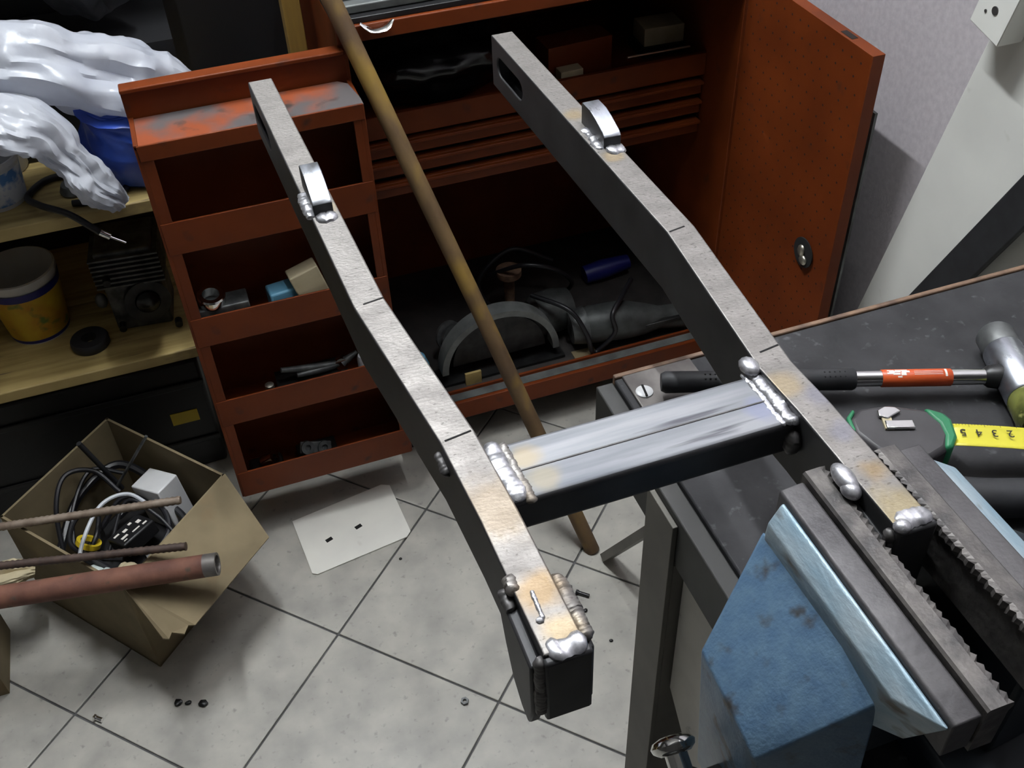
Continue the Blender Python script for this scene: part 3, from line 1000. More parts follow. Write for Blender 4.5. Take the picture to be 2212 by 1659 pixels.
box('floor_panel', CX0 + 0.012, CX1 - 0.004, CY0 + 0.027, CY1, 0.094, 0.102, M['grime'], cab)
for x in (CX0 + 0.03, CX1 - 0.03):
    for y in (CY0 + 0.04, CY1 - 0.03):
        box('foot', x - 0.012, x + 0.012, y - 0.012, y + 0.012, 0.0, 0.095, M['dark_steel'], cab)
# drawer bank
box('inner_shelf', CX0 + 0.012, CX1 - 0.004, 1.405, CY1, 0.590, 0.600, O, cab)
box('shelf_lip', CX0 + 0.012, CX1 - 0.004, 1.398, 1.406, 0.590, 0.628, O, cab, bevel=0.001)
for k, (za, zb) in enumerate(((0.558, 0.582), (0.524, 0.548), (0.488, 0.512))):
    d = box('drawer', CX0 + 0.016, CX1 - 0.008, 1.398, 1.412, za, zb, O, cab, bevel=0.0012)
    box('drawer_lip', CX0 + 0.016, CX1 - 0.008, 1.390, 1.398, zb - 0.005, zb, O, d, bevel=0.001)
box('drawer_case', CX0 + 0.013, CX1 - 0.005, 1.414, CY1, 0.482, 0.589, M['black'], cab)

# left door, folded back flat, carrying five open bins
DX0, DX1, DY0, DY1, DZ0, DZ1 = -0.075, 0.208, 1.222, 1.302, 0.103, 0.782
ld = box('rack_door', DX0 - 0.004, DX1, DY1 - 0.003, DY1 + 0.010, DZ0, DZ1, O, cab, bevel=0.001)
tag(ld, 'left door with a rack of open bins on its inner face')
box('rack_top_flange', DX0 - 0.004, DX1 - 0.002, DY1 - 0.012, DY1 + 0.010, DZ1 - 0.002, DZ1 + 0.004, O, ld, bevel=0.0015)
box('rack_side', DX0 - 0.003, DX0 + 0.003, DY0, DY1, DZ0, 0.745, O, ld, bevel=0.0008)
box('rack_side', DX1 - 0.004, DX1 + 0.002, DY0, DY1, DZ0, 0.742, O, ld, bevel=0.0008)
box('rack_upright', DX0 + 0.003, DX0 + 0.016, DY0, DY0 + 0.003, DZ0, 0.742, O, ld)
box('rack_upright', DX1 - 0.014, DX1 - 0.004, DY0, DY0 + 0.003, DZ0, 0.742, O, ld)
prism('rack_cover', [(DX0 - 0.003, DY0), (DX0 - 0.003, DY1 - 0.004), (DX1 - 0.016, DY1 - 0.004), (DX1 - 0.004, DY1 - 0.016), (DX1 + 0.002, DY0 + 0.02), (DX1 + 0.002, DY0)], 'z', 0.738, 0.743, M['orange_dirty'], ld, bevel=0.0008)
boxes('rack_cover_edge', [(DX0, DX1 + 0.001, DY0 - 0.002, DY0 + 0.001, 0.722, 0.744)], O, ld, bevel=0.001)
BINS = ((0.630, 0.581), (0.471, 0.421), (0.313, 0.263), (0.157, 0.103))
for (zt, zb) in BINS:
    box('bin_front', DX0, DX1, DY0 - 0.001, DY0 + 0.002, zb, zt, O, ld, bevel=0.0006)
    box('bin_floor', DX0 + 0.003, DX1 - 0.004, DY0 + 0.002, DY1 - 0.003, zb + 0.002, zb + 0.005, O, ld)

# right door, open at a right angle, perforated
RX = 0.806
rdoor = box('perforated_door', RX, RX + 0.0022, 1.003, 1.300, 0.085, 0.788, O, cab, bevel=0.0004)
tag(rdoor, 'right door with punched holes and a lock')
box('door_flange', RX, RX + 0.018, 1.003, 1.300, 0.787, 0.7895, O, rdoor, bevel=0.0005)
box('door_flange', RX, RX + 0.018, 1.000, 1.0035, 0.085, 0.7895, O, rdoor, bevel=0.0005)
box('door_flange_return', RX + 0.0155, RX + 0.018, 1.003, 1.020, 0.085, 0.787, O, rdoor)
box('flange_slot', RX + 0.004, RX + 0.013, 1.052, 1.078, 0.7893, 0.7899, M['hole'], rdoor)
V, Fc = [], []
rh = random.Random(3)
for i in range(14):
    for j in range(28):
        y = 1.020 + i * 0.0205 + (0.010 if j % 2 else 0)
        z = 0.772 - j * 0.0215
        if (y - 1.059) ** 2 + (z - 0.459) ** 2 < 0.03 ** 2 or y > 1.295:
            continue
        n = len(V)
        for k in range(8):
            a = 2 * pi * k / 8
            V.append((RX - 0.0003, y + 0.0017 * cos(a), z + 0.0017 * sin(a)))
        Fc.append(tuple(range(n, n + 8)))
tag(mk('punched_holes', V, Fc, M['hole'], rdoor), kind='stuff')
lk = lathe('lock_recess', [(0.0, 0.0), (0.0215, 0.0), (0.0235, 0.0012), (0.0235, 0.0030), (0.0, 0.0034)], (RX - 0.0010, 1.060, 0.459), (-1, 0, 0), M['kerf'], rdoor, seg=32)
blob('lock_bolt', [((RX - 0.006, 1.062, 0.462), (0.004, 0.008, 0.010)), ((RX - 0.006, 1.054, 0.450), (0.004, 0.009, 0.008))], M['brass'], rdoor, sub=2)
gs = obox('grey_sheet', (RX + 0.034, 1.092, 0.350), (0.004, 0.160, 0.70), Matrix.Rotation(radians(0), 3, 'X'), M['slat_edge'], None)
tag(gs, 'thin grey steel sheet standing between the open door and the wall', 'metal sheet')

# things stored in the cabinet
saw = thing('circular_saw', (0.45, 1.37, 0.102), 'grey circular saw with half round blade guard on the cabinet floor', 'power saw')
lathe('blade_guard', [(0.100, -0.014), (0.112, -0.014), (0.112, 0.016), (0.100, 0.016)], (0.418, 1.370, 0.128), (0, 1, 0), M['guard'], saw, seg=40, close=True, arc=(pi, 2 * pi), udir=(1, 0, 0))
prism('guard_cheek', [(0.418 + 0.104 * cos(a), 0.150 + 0.080 * sin(a)) for a in [pi * k / 20 for k in range(21)]], 'y', 1.374, 1.380, M['dark_steel'], saw)
box('base_plate', 0.300, 0.540, 1.352, 1.400, 0.103, 0.108, M['dark_steel'], saw)
lathe('blade', [(0.0, 0.0), (0.088, 0.0), (0.088, 0.002), (0.0, 0.002)], (0.418, 1.366, 0.135), (0, 1, 0), M['dark_steel'], saw, seg=40, arc=(pi, 2 * pi), udir=(1, 0, 0))
lathe('arbor_bolt', [(0.0, 0.0), (0.006, 0.0), (0.006, 0.006), (0.0, 0.007)], (0.475, 1.374, 0.185), (0, -1, 0), M['kerf'], saw, seg=12)
lathe('motor_housing', [(0.0, 0), (0.030, 0.0), (0.040, 0.01), (0.042, 0.05), (0.036, 0.08), (0.0, 0.082)], (0.50, 1.43, 0.152), (1, 0.05, 0), M['tool_grey'], saw, seg=24)

gri = thing('angle_grinder', (0.66, 1.37, 0.102), 'grimy grey angle grinder lying beside the saw in the cabinet', 'grinder')
tube('body', [(0.575, 1.375, 0.145), (0.60, 1.372, 0.148), (0.66, 1.365, 0.146), (0.70, 1.36, 0.140), (0.73, 1.358, 0.136), (0.785, 1.352, 0.130)], [0.028, 0.036, 0.037, 0.030, 0.022, 0.024], M['tool_grey'], gri, seg=18)
tube('gear_head', [(0.560, 1.378, 0.145), (0.590, 1.375, 0.147)], [0.030, 0.037], M['alu'], gri, seg=18)
box('lever', 0.69, 0.79, 1.330, 1.344, 0.140, 0.148, M['dark_steel'], gri, bevel=0.002)
tag(tube('power_cable', [(0.50, 1.42, 0.21), (0.55, 1.36, 0.205), (0.575, 1.335, 0.16), (0.585, 1.333, 0.118), (0.60, 1.34, 0.108), (0.63, 1.332, 0.15), (0.625, 1.335, 0.19), (0.66, 1.37, 0.20), (0.70, 1.42, 0.19)],
         0.0045, M['cable'], None, smooth_path=True), 'black power cable draped over the angle grinder', 'cable')
tag(tube('power_cable', [(0.45, 1.52, 0.20), (0.50, 1.46, 0.25), (0.56, 1.45, 0.23), (0.60, 1.47, 0.17), (0.55, 1.50, 0.12), (0.46, 1.50, 0.13), (0.43, 1.52, 0.19), (0.50, 1.53, 0.24), (0.58, 1.52, 0.20)],
         0.0042, M['cable'], None, smooth_path=True), 'coiled black cable at the back of the cabinet floor', 'cable')
o = lathe('cable_spool', [(0.0, 0), (0.018, 0), (0.022, 0.004), (0.022, 0.014), (0.010, 0.018), (0.010, 0.10), (0.024, 0.104), (0.024, 0.116), (0.0, 0.118)], (0.485, 1.50, 0.102), (0, 0, 1), M['bench_edge'], None, seg=24)
tag(o, 'small brown spool standing behind the saw guard', 'spool')
o = tube('blue_grip', [(0.66, 1.55, 0.122), (0.70, 1.55, 0.126), (0.755, 1.55, 0.130)], [0.018, 0.020, 0.015], M['navy'], None, seg=14)
tag(o, 'blue plastic grip at the back of the cabinet', 'handle')
o = lathe('pale_blue_bottle', [(0.0, 0), (0.020, 0), (0.020, 0.05), (0.014, 0.07), (0.0, 0.07)], (0.268, 1.375, 0.102), (0, 0, 1), M['cyan'], None, seg=20)
tag(o, 'pale blue plastic bottle at the left of the saw', 'bottle')
o = lathe('ribbed_pulley', [(0.0, -0.012), (0.028, -0.012), (0.028, -0.007), (0.016, -0.004), (0.016, 0.004), (0.028, 0.007), (0.028, 0.012), (0.0, 0.012)], (0.345, 1.42, 0.16), (0.4, -1, 0.3), M['alu'], None, seg=28)
tag(o, 'grey grooved pulley leaning behind the saw guard', 'pulley')
o = box('wood_offcut', 0.345, 0.375, 1.345, 1.350, 0.102, 0.128, M['wood'], None)
tag(o, 'small wooden offcut under the saw guard', 'offcut')
o = box('card_scrap', 0.555, 0.60, 1.335, 1.36, 0.102, 0.104, M['card'], None)
tag(o, 'scrap of brown card on the cabinet floor', 'card')

# black sack and boxes on the cabinet's inner shelf


def sack(name, path, radii, mat, parent=None, seg=64, sub=16, squash=0.7, fold=0.25, nf=5, seed=1, crumple=0.012):
    pts = catmull(path, sub)
    n0 = len(path)
    V, Fc = [], []
    n = len(pts)
    u = None
    for i, p in enumerate(pts):
        t = i / (n - 1) * (n0 - 1)
        k = min(int(t), n0 - 2)
        r = radii[k] + (radii[k + 1] - radii[k]) * (t - k)
        d = (pts[min(i + 1, n - 1)] - pts[max(i - 1, 0)]).normalized()
        u0, w0 = frame(d)
        for s in range(seg):
            a = 2 * pi * s / seg
            f = 1 + fold * sin(a * nf + seed + 1.5 * noise.noise(Vector((i * 0.12, seed, 0)))) * (0.4 + 0.6 * noise.noise(Vector((a * 0.8, i * 0.07, seed))))
            q = p + (u0 * cos(a) + w0 * sin(a) * squash) * r * f
            lon = i * 0.9 / sub
            rg = (1 - 2.0 * abs(noise.noise(Vector((cos(a) * 1.7, sin(a) * 1.7, lon * 0.55 + seed * 9.7))))) * 0.7
            rg += (1 - 2.0 * abs(noise.noise(Vector((cos(a) * 3.8, sin(a) * 3.8, lon * 1.1 + seed * 4.3))))) * 0.35
            q += (u0 * cos(a) + w0 * sin(a)) * rg * crumple * 0.8
            q += Vector([noise.noise(q * 16 + Vector((seed * 3.1, j * 7, 0))) for j in range(3)]) * crumple * 0.7
            V.append(q)
    for i in range(n - 1):
        for s in range(seg):
            a, b = i * seg + s, i * seg + (s + 1) % seg
            Fc.append((a, b, b + seg, a + seg))
    Fc.append(tuple(range(seg))[::-1])
    Fc.append(tuple(range((n - 1) * seg, n * seg)))
    return mk(name, V, Fc, mat, parent, smooth=True)


o = sack('black_sack', [(0.235, 1.50, 0.665), (0.30, 1.49, 0.665), (0.38, 1.49, 0.66), (0.46, 1.50, 0.655), (0.49, 1.51, 0.65)], [0.02, 0.062, 0.070, 0.058, 0.02], M['black_gloss'], seed=3, squash=0.75, crumple=0.01)
tag(o, 'shiny black plastic sack on the upper shelf of the cabinet', 'sack')
o = obox('red_carton', (0.600, 1.468, 0.632), (0.112, 0.05, 0.062), radians(4), M['orange'], None, bevel=0.001)
tag(o, 'flat red carton on the cabinet upper shelf', 'carton')
o = obox('beige_carton', (0.577, 1.428, 0.616), (0.038, 0.022, 0.031), radians(2), M['beige'], None, bevel=0.001)
tag(o, 'small beige carton in front of the red carton', 'carton')
o = obox('label_carton', (0.765, 1.50, 0.632), (0.070, 0.05, 0.030), radians(-3), M['beige'], None, bevel=0.001)
tag(o, 'beige printed carton at the right end of the upper shelf', 'carton')
o = box('carton_base', 0.725, 0.800, 1.47, 1.53, 0.600, 0.617, M['black'], None)
tag(o, 'flat black case under the beige printed carton', 'case')
o = tube('thin_rod', [(0.672, 1.42, 0.634), (0.785, 1.425, 0.630)], 0.0022, M['brass'], None, seg=8)
tag(o, 'thin brass rod resting across the upper shelf', 'rod')

# things on the cabinet top
o = box('plastic_tray', 0.245, 0.36, 1.345, 1.42, 0.8205, 0.850, M['blue_bag'], None, bevel=0.004)
tag(o, 'blue plastic tray on top of the cabinet', 'tray')
o = box('grey_mat', 0.215, 0.60, 1.316, 1.335, 0.8205, 0.832, M['slat_edge'], None, bevel=0.002)
tag(o, 'long grey strip along the cabinet top', 'strip')
o = sack('foil_tag', [(0.232, 1.2945, 0.816), (0.245, 1.2905, 0.806), (0.264, 1.2900, 0.806), (0.276, 1.292, 0.815)], [0.002, 0.006, 0.007, 0.002], M['chrome'], seg=14, squash=0.35, fold=0.2, crumple=0.001)
tag(o, 'crumpled shiny foil tag hanging on the cabinet top rail', 'tag')

# things in the door bins
BZ2, BZ3, BZ4 = 0.4262, 0.3182 - 0.05, 0.1082


def bin_floor(k):
    return BINS[k][1] + 0.005


f = bin_floor(1)
o = box('grey_block', -0.062, 0.010, 1.228, 1.262, f, f + 0.052, M['alu'], None, bevel=0.002)
tag(o, 'flat grey metal block in the second bin', 'block')
o = lathe('steel_ring', [(0.012, 0), (0.019, 0), (0.020, 0.002), (0.020, 0.014), (0.018, 0.016), (0.012, 0.016)], (-0.040, 1.245, f + 0.0525), (0.1, -0.2, 1), M['chrome'], None, seg=28, close=True)
tag(o, 'shiny steel bearing ring on the grey block', 'ring')
o = obox('pale_blue_box', (0.058, 1.245, f + 0.026), (0.040, 0.03, 0.052), radians(8), M['cyan'], None, bevel=0.003)
tag(o, 'pale blue plastic piece in the second bin', 'box')
o = obox('beige_box', (0.098, 1.240, f + 0.0485), (0.044, 0.026, 0.062), Matrix.Rotation(radians(-14), 3, 'Y') @ Matrix.Rotation(radians(6), 3, 'Z'), M['beige'], None, bevel=0.002)
tag(o, 'beige carton leaning in the second bin beside the arm', 'carton')
f = bin_floor(2)
pl = thing('pliers', (0.085, 1.245, f), 'grey pliers lying in the third bin', 'pliers')
tube('handle', [(0.030, 1.240, f + 0.062), (0.07, 1.245, f + 0.050), (0.120, 1.248, f + 0.040)], [0.004, 0.006, 0.006], M['alu'], pl, smooth_path=True, seg=10)
tube('handle', [(0.052, 1.238, f + 0.046), (0.085, 1.243, f + 0.042), (0.120, 1.248, f + 0.040)], [0.004, 0.006, 0.006], M['alu'], pl, smooth_path=True, seg=10)
lathe('joint', [(0.0, -0.006), (0.010, -0.006), (0.010, 0.006), (0.0, 0.006)], (0.122, 1.248, f + 0.040), (0, -1, 0.3), M['chrome'], pl, seg=18)
tube('jaws', [(0.124, 1.248, f + 0.040), (0.150, 1.252, f + 0.052)], [0.008, 0.003], M['alu'], pl, seg=10)
o = box('tool_pad', 0.02, 0.13, 1.230, 1.275, f, f + 0.032, M['dark_steel'], None)
tag(o, 'dark steel block under the pliers', 'block')
o = lathe('plug_tube', [(0.0, 0), (0.011, 0), (0.011, 0.044), (0.009, 0.050), (0.0, 0.050)], (0.158, 1.243, f), (0, 0, 1), M['white_plastic'], None, seg=18)
tag(o, 'white plastic plug at the right of the third bin', 'plug')
o = lathe('brass_fitting', [(0.0, 0), (0.007, 0), (0.007, 0.045), (0.0, 0.048)], (0.008, 1.234, f), (0, 0, 1), M['brass'], None, seg=14)
tag(o, 'small brass fitting in the third bin', 'fitting')
f = bin_floor(3)
o = lathe('steel_bush', [(0.006, 0), (0.012, 0), (0.012, 0.022), (0.006, 0.022)], (-0.030, 1.246, f + 0.036), (0.8, -0.3, 0.5), M['chrome'], None, seg=20, close=True)
tag(o, 'shiny steel bush in the lowest bin', 'bush')
o = box('rag_block', -0.055, 0.0, 1.232, 1.27, f, f + 0.03, M['dark_steel'], None, bevel=0.006)
tag(o, 'dark steel lump under the shiny bush', 'block')
ch = thing('chain_link_plate', (0.055, 1.245, f), 'grey link plate with two holes in the lowest bin', 'link plate')
Rl = Matrix.Rotation(radians(18), 3, 'Y') @ Matrix.Rotation(radians(-35), 3, 'X')
lp = obox('plate', (0.055, 1.245, f + 0.040), (0.052, 0.005, 0.020), Rl, M['alu'], ch, bevel=0.002)
for s in (-1, 1):
    p = Vector((0.055, 1.245, f + 0.040)) + Rl @ Vector((0.014 * s, 0, 0))
    lathe('boss', [(0.005, -0.007), (0.011, -0.007), (0.011, 0.004), (0.005, 0.004)], p, Rl @ Vector((0, 1, 0)), M['alu'], ch, seg=20, close=True)
o = box('dark_tin', 0.025, 0.090, 1.235, 1.275, f, f + 0.028, M['dark_steel'], None, bevel=0.002)
tag(o, 'dark flat tin under the link plate', 'tin')

# ------------------------------------------------------------------ rusty pole leaning on the cabinet
pole = tube('rusty_pole', [(0.4450, 0.992, 0.000), (0.3230, 1.1460, 0.43), (0.1850, 1.3200, 0.905)], 0.0125, M['rust_pipe'], None, seg=20)
tag(pole, 'long rusty brown pole leaning on the cabinet top rail', 'pole')

# ------------------------------------------------------------------ wooden shelf on the left
shelf = thing('wooden_rack', (-0.6, 1.53, 0), 'rough wooden rack with pine plank shelves left of the cabinet', 'shelf')
box('plank', -1.40, 0.02, 1.370, 1.56, 0.290, 0.310, M['wood'], shelf, bevel=0.002)
box('plank', -1.40, 0.02, 1.562, 1.75, 0.290, 0.310, M['wood'], shelf, bevel=0.002)
box('plank', -1.40, 0.02, 1.370, 1.56, 0.565, 0.585, M['wood'], shelf, bevel=0.002)
box('plank', -1.40, 0.02, 1.562, 1.75, 0.565, 0.585, M['wood'], shelf, bevel=0.002)
box('plank', -1.40, 0.02, 1.60, 1.75, 0.90, 0.92, M['wood'], shelf, bevel=0.002)
box('post', 0.158, 0.184, 1.480, 1.515, 0.0, 1.3, M['wood_post'], shelf, bevel=0.002)
box('post', -1.40, -1.37, 1.375, 1.41, 0.0, 1.3, M['wood_post'], shelf, bevel=0.002)
box('back_sheet', -1.40, 0.19, 1.752, 1.758, 0.0, 1.3, M['black'], shelf)
for z in (0.27, 0.545):
    box('bearer', -0.005, 0.16, 1.486, 1.51, z, z + 0.02, M['wood_post'], shelf)

# yellow bucket
bk = thing('yellow_bucket', (-0.322, 1.520, 0.310), 'yellow labelled plastic bucket with white rim on the lower shelf', 'bucket')
lathe('shell', [(0.044, 0.002), (0.046, 0.0), (0.0575, 0.108), (0.0590, 0.110), (0.0590, 0.120), (0.0560, 0.121), (0.0545, 0.110), (0.044, 0.005)], (-0.322, 1.52, 0.310), (0, 0, 1), M['white_plastic'], bk, seg=40, caps=False)
lathe('bucket_floor', [(0.0, 0.004), (0.0445, 0.004)], (-0.322, 1.52, 0.310), (0, 0, 1), M['white_plastic'], bk, seg=40, caps=False)
lathe('printed_label', [(0.0472, 0.008), (0.0568, 0.090)], (-0.322, 1.52, 0.310), (0, 0, 1), M['yellow_label'], bk, seg=40, caps=False)
lathe('navy_band', [(0.0570, 0.090), (0.0586, 0.104)], (-0.322, 1.52, 0.310), (0, 0, 1), M['navy'], bk, seg=40, caps=False)
lathe('navy_base_band', [(0.0466, 0.002), (0.0474, 0.008)], (-0.322, 1.52, 0.310), (0, 0, 1), M['navy'], bk, seg=40, caps=False)

# electric motor / engine block
mo = thing('engine_block', (-0.155, 1.49, 0.31), 'grimy finned engine cylinder block on the lower shelf', 'engine part')
for i in range(7):
    obox('cooling_fin', (-0.152, 1.500, 0.400 + 0.0085 * i), (0.105, 0.105, 0.003), radians(-6), M['alu'], mo)
obox('barrel', (-0.152, 1.500, 0.385), (0.088, 0.090, 0.150), radians(-6), M['alu'], mo, bevel=0.004)
lathe('port_flange', [(0.020, 0), (0.036, 0.0), (0.036, 0.010), (0.020, 0.010)], (-0.142, 1.452, 0.365), (0.1, -1, 0.1), M['dark_steel'], mo, seg=28, close=True)
lathe('port_plug', [(0.0, 0.0), (0.020, 0.0), (0.018, 0.014), (0.0, 0.02)], (-0.142, 1.452, 0.366), (0.1, -1, 0.1), M['black_gloss'], mo, seg=28)
blob('lug', [((-0.212, 1.475, 0.365), (0.010, 0.010, 0.014))], M['alu'], mo)
for p in ((-0.190, 1.448, 0.330), (-0.105, 1.44, 0.320), (-0.19, 1.448, 0.42)):
    lathe('stud', [(0.0, 0), (0.006, 0), (0.006, 0.014), (0.0, 0.014)], p, (0, -1, 0), M['dark_steel'], mo, seg=10)
o = lathe('black_ring', [(0.012, 0), (0.028, 0), (0.030, 0.003), (0.030, 0.013), (0.028, 0.016), (0.012, 0.016)], (-0.245, 1.440, 0.310), (0, 0, 1), M['rubber'], None, seg=28, close=True)
tag(o, 'black rubber ring lying between bucket and engine block', 'ring')
cr = thing('shade_crate', (-0.40, 1.57, 0), 'added black crate filling the shade under the rack, with a yellow label', 'crate')
box('body', -0.80, -0.095, 1.425, 1.74, 0.0, 0.245, M['black'], cr, bevel=0.006)  # dark body added where the floor under the planks lies in shade
box('yellow_label', -0.166, -0.120, 1.4236, 1.4249, 0.112, 0.138, M['yellow'], cr)
for z in (0.06, 0.19):
    box('rib', -0.80, -0.095, 1.4205, 1.4249, z, z + 0.012, M['black'], cr, bevel=0.002)

# upper plank items
wb = thing('white_tub', (-0.290, 1.455, 0.585), 'small white tub with blue label on the upper plank', 'tub')
lathe('shell', [(0.036, 0.0), (0.038, 0.0), (0.044, 0.062), (0.046, 0.063), (0.046, 0.070), (0.043, 0.070), (0.041, 0.062), (0.036, 0.004)], (-0.290, 1.455, 0.585), (0, 0, 1), M['white_plastic'], wb, seg=36, caps=False)
lathe('printed_label', [(0.0388, 0.006), (0.0438, 0.056)], (-0.290, 1.455, 0.585), (0, 0, 1), M['label_blue'], wb, seg=36, caps=False)
lathe('tub_floor', [(0.0, 0.004), (0.037, 0.004)], (-0.290, 1.455, 0.585), (0, 0, 1), M['white_plastic'], wb, seg=36, caps=False)
o = lathe('white_jar', [(0.0, 0), (0.034, 0), (0.036, 0.004), (0.036, 0.06), (0.028, 0.07), (0.0, 0.072)], (-0.285, 1.545, 0.585), (0, 0, 1), M['white_plastic'], None, seg=30)
tag(o, 'plain white jar behind the blue labelled tub', 'jar')
cb = thing('control_cable', (-0.19, 1.40, 0.585), 'black looped control cable with silver tip on the upper plank', 'cable')
tube('sheath', [(-0.190, 1.392, 0.591), (-0.145, 1.385, 0.591), (-0.113, 1.415, 0.591), (-0.153, 1.463, 0.591), (-0.217, 1.476, 0.591), (-0.249, 1.435, 0.592), (-0.232, 1.388, 0.601), (-0.195, 1.362, 0.592), (-0.163, 1.348, 0.563)], 0.0050, M['cable'], cb, smooth_path=True, seg=10)
tube('ferrule', [(-0.1632, 1.348, 0.5633), (-0.152, 1.346, 0.554)], 0.0048, M['chrome'], cb, seg=12)
tube('inner_wire', [(-0.152, 1.346, 0.554), (-0.134, 1.343, 0.541)], 0.0015, M['chrome'], cb, seg=8)
o = lathe('glass_lens', [(0.0, 0), (0.020, 0), (0.022, 0.004), (0.018, 0.014), (0.0, 0.017)], (-0.185, 1.435, 0.585), (0, 0, 1), M['alu'], None, seg=28)
tag(o, 'round grey metal cap inside the cable loop', 'cap')

# plastic bags
o = sack('blue_sack', [(-0.080, 1.47, 0.596), (-0.085, 1.455, 0.62), (-0.092, 1.44, 0.660), (-0.100, 1.435, 0.700), (-0.10, 1.44, 0.718)], [0.045, 0.076, 0.072, 0.052, 0.012], M['blue_bag'], seed=5, squash=0.75, crumple=0.008, fold=0.12)
tag(o, 'blue plastic sack stuffed behind the white bags', 'sack')
o = sack('white_plastic_bag', [(-0.46, 1.50, 0.815), (-0.38, 1.47, 0.82), (-0.28, 1.455, 0.805), (-0.19, 1.445, 0.780), (-0.11, 1.44, 0.745), (-0.055, 1.44, 0.722), (-0.012, 1.445, 0.702), (0.008, 1.45, 0.690)],
         [0.03, 0.055, 0.050, 0.048, 0.055, 0.052, 0.032, 0.008], M['bag'], seed=1, fold=0.35, nf=4, squash=0.72, crumple=0.018)
tag(o, 'large white crumpled plastic bag draped along the top of the rack', 'plastic bag', 'white plastic bags on the rack')
o = sack('white_plastic_bag', [(-0.46, 1.40, 0.755), (-0.38, 1.385, 0.752), (-0.30, 1.37, 0.748), (-0.235, 1.362, 0.742), (-0.190, 1.356, 0.720), (-0.172, 1.350, 0.682), (-0.156, 1.348, 0.648), (-0.140, 1.345, 0.620), (-0.126, 1.345, 0.594)],
         [0.030, 0.048, 0.044, 0.042, 0.038, 0.023, 0.026, 0.023, 0.006], M['bag'], seed=8, fold=0.35, nf=4, squash=0.7, crumple=0.014)
tag(o, 'white crumpled plastic bag with a tail hanging over the upper plank', 'plastic bag', 'white plastic bags on the rack')
o = sack('grey_sack', [(-0.10, 1.62, 0.78), (-0.11, 1.60, 0.82), (-0.12, 1.59, 0.86), (-0.12, 1.59, 0.885)], [0.05, 0.055, 0.03, 0.006], M['rubber'], seed=11, squash=0.6, crumple=0.006)
tag(o, 'dark grey sack peak behind the large white bag', 'sack')
o = box('rack_carton', -0.50, 0.0, 1.545, 1.72, 0.586, 0.735, M['black'], None)
tag(o, 'long black case under the white bags on the rack', 'case')

# ------------------------------------------------------------------ cardboard box and scrap
cbx = thing('cardboard_box', (-0.255, 1.21, 0), 'open brown cardboard box full of scrap cables on the tiles', 'box')
RZ = 0.20
BR, NR, BL, NL = Vector((-0.091, 1.185)), Vector((-0.255, 1.020)), Vector((-0.256, 1.385)), Vector((-0.421, 1.222))
ctr = (BR + NR + BL + NL) / 4


def card_wall(a, b, name, z1=RZ, th=0.004, z0=0.0):
    d = (b - a).normalized()
    n = Vector((-d.y, d.x))
    if n.dot(ctr - a) < 0:
        n = -n
    V = [(a.x, a.y, z0), (b.x, b.y, z0), (b.x + n.x * th, b.y + n.y * th, z0), (a.x + n.x * th, a.y + n.y * th, z0)]
    V += [(v[0], v[1], z1) for v in V]
    return mk(name, V, BF, M['card'], cbx)


for a, b in ((BR, NR), (NR, NL), (NL, BL), (BL, BR)):
    card_wall(a, b, 'side_wall')
mk('box_floor', [(v.x, v.y, z) for z in (0.001, 0.005) for v in (BR, NR, NL, BL)], BF, M['card'], cbx)


def flap(pts, name='flap', th=0.0035):
    P = [Vector(p) for p in pts]
    n = (P[1] - P[0]).cross(P[-1] - P[0]).normalized()
    if n.z < 0:
        n = -n
    k = len(P)
    V = P + [p + n * th for p in P]
    Fc = [tuple(range(k))[::-1], tuple(range(k, 2 * k))] + [(i, (i + 1) % k, (i + 1) % k + k, i + k) for i in range(k)]
    return mk(name, V, Fc, M['card'], cbx)


flap([(BR.x, BR.y, RZ), (NR.x, NR.y, RZ), (-0.2190, 0.9480, 0.155), (-0.2110, 0.9440, 0.155), (-0.2060, 0.9520, 0.157), (-0.1900, 0.9450, 0.155), (-0.1830, 0.9560, 0.157), (-0.1740, 0.9540, 0.156), (-0.0500, 1.0700, 0.160)])

# loose contents of the box
o = box('scrap_case', -0.335, -0.175, 1.14, 1.28, 0.005, 0.085, M['black'], None, bevel=0.006)
o.rotation_euler.z = radians(45)
tag(o, 'black plastic case at the bottom of the cardboard box', 'case')
chg = thing('charger_brick', (-0.255, 1.19, 0.10), 'black power brick with white printed rating label in the box', 'charger')
Rc = Matrix.Rotation(radians(38), 3, 'Z') @ Matrix.Rotation(radians(-14), 3, 'X')
cc = Vector((-0.250, 1.190, 0.118))
obox('case', cc, (0.062, 0.044, 0.026), Rc, M['black'], chg, bevel=0.003)
for (u_, v_, a_, b_) in ((-0.020, 0.010, 0.010, 0.004), (-0.006, 0.006, 0.008, 0.006), (0.008, 0.012, 0.006, 0.005), (0.018, 0.002, 0.007, 0.008), (-0.016, -0.006, 0.012, 0.005), (0.004, -0.010, 0.014, 0.003), (0.020, -0.012, 0.008, 0.004), (-0.02, -0.014, 0.006, 0.002)):
    obox('print', cc + Rc @ Vector((u_, v_, 0.0132)), (a_, b_, 0.0004), Rc, M['white_print'], chg)
wbx = obox('white_carton', (-0.195, 1.243, 0.105), (0.045, 0.060, 0.120), Matrix.Rotation(radians(44), 3, 'Z') @ Matrix.Rotation(radians(-10), 3, 'X'), M['white_plastic'], None, bevel=0.002)
tag(wbx, 'upright white plastic adaptor standing in the cardboard box', 'adaptor')
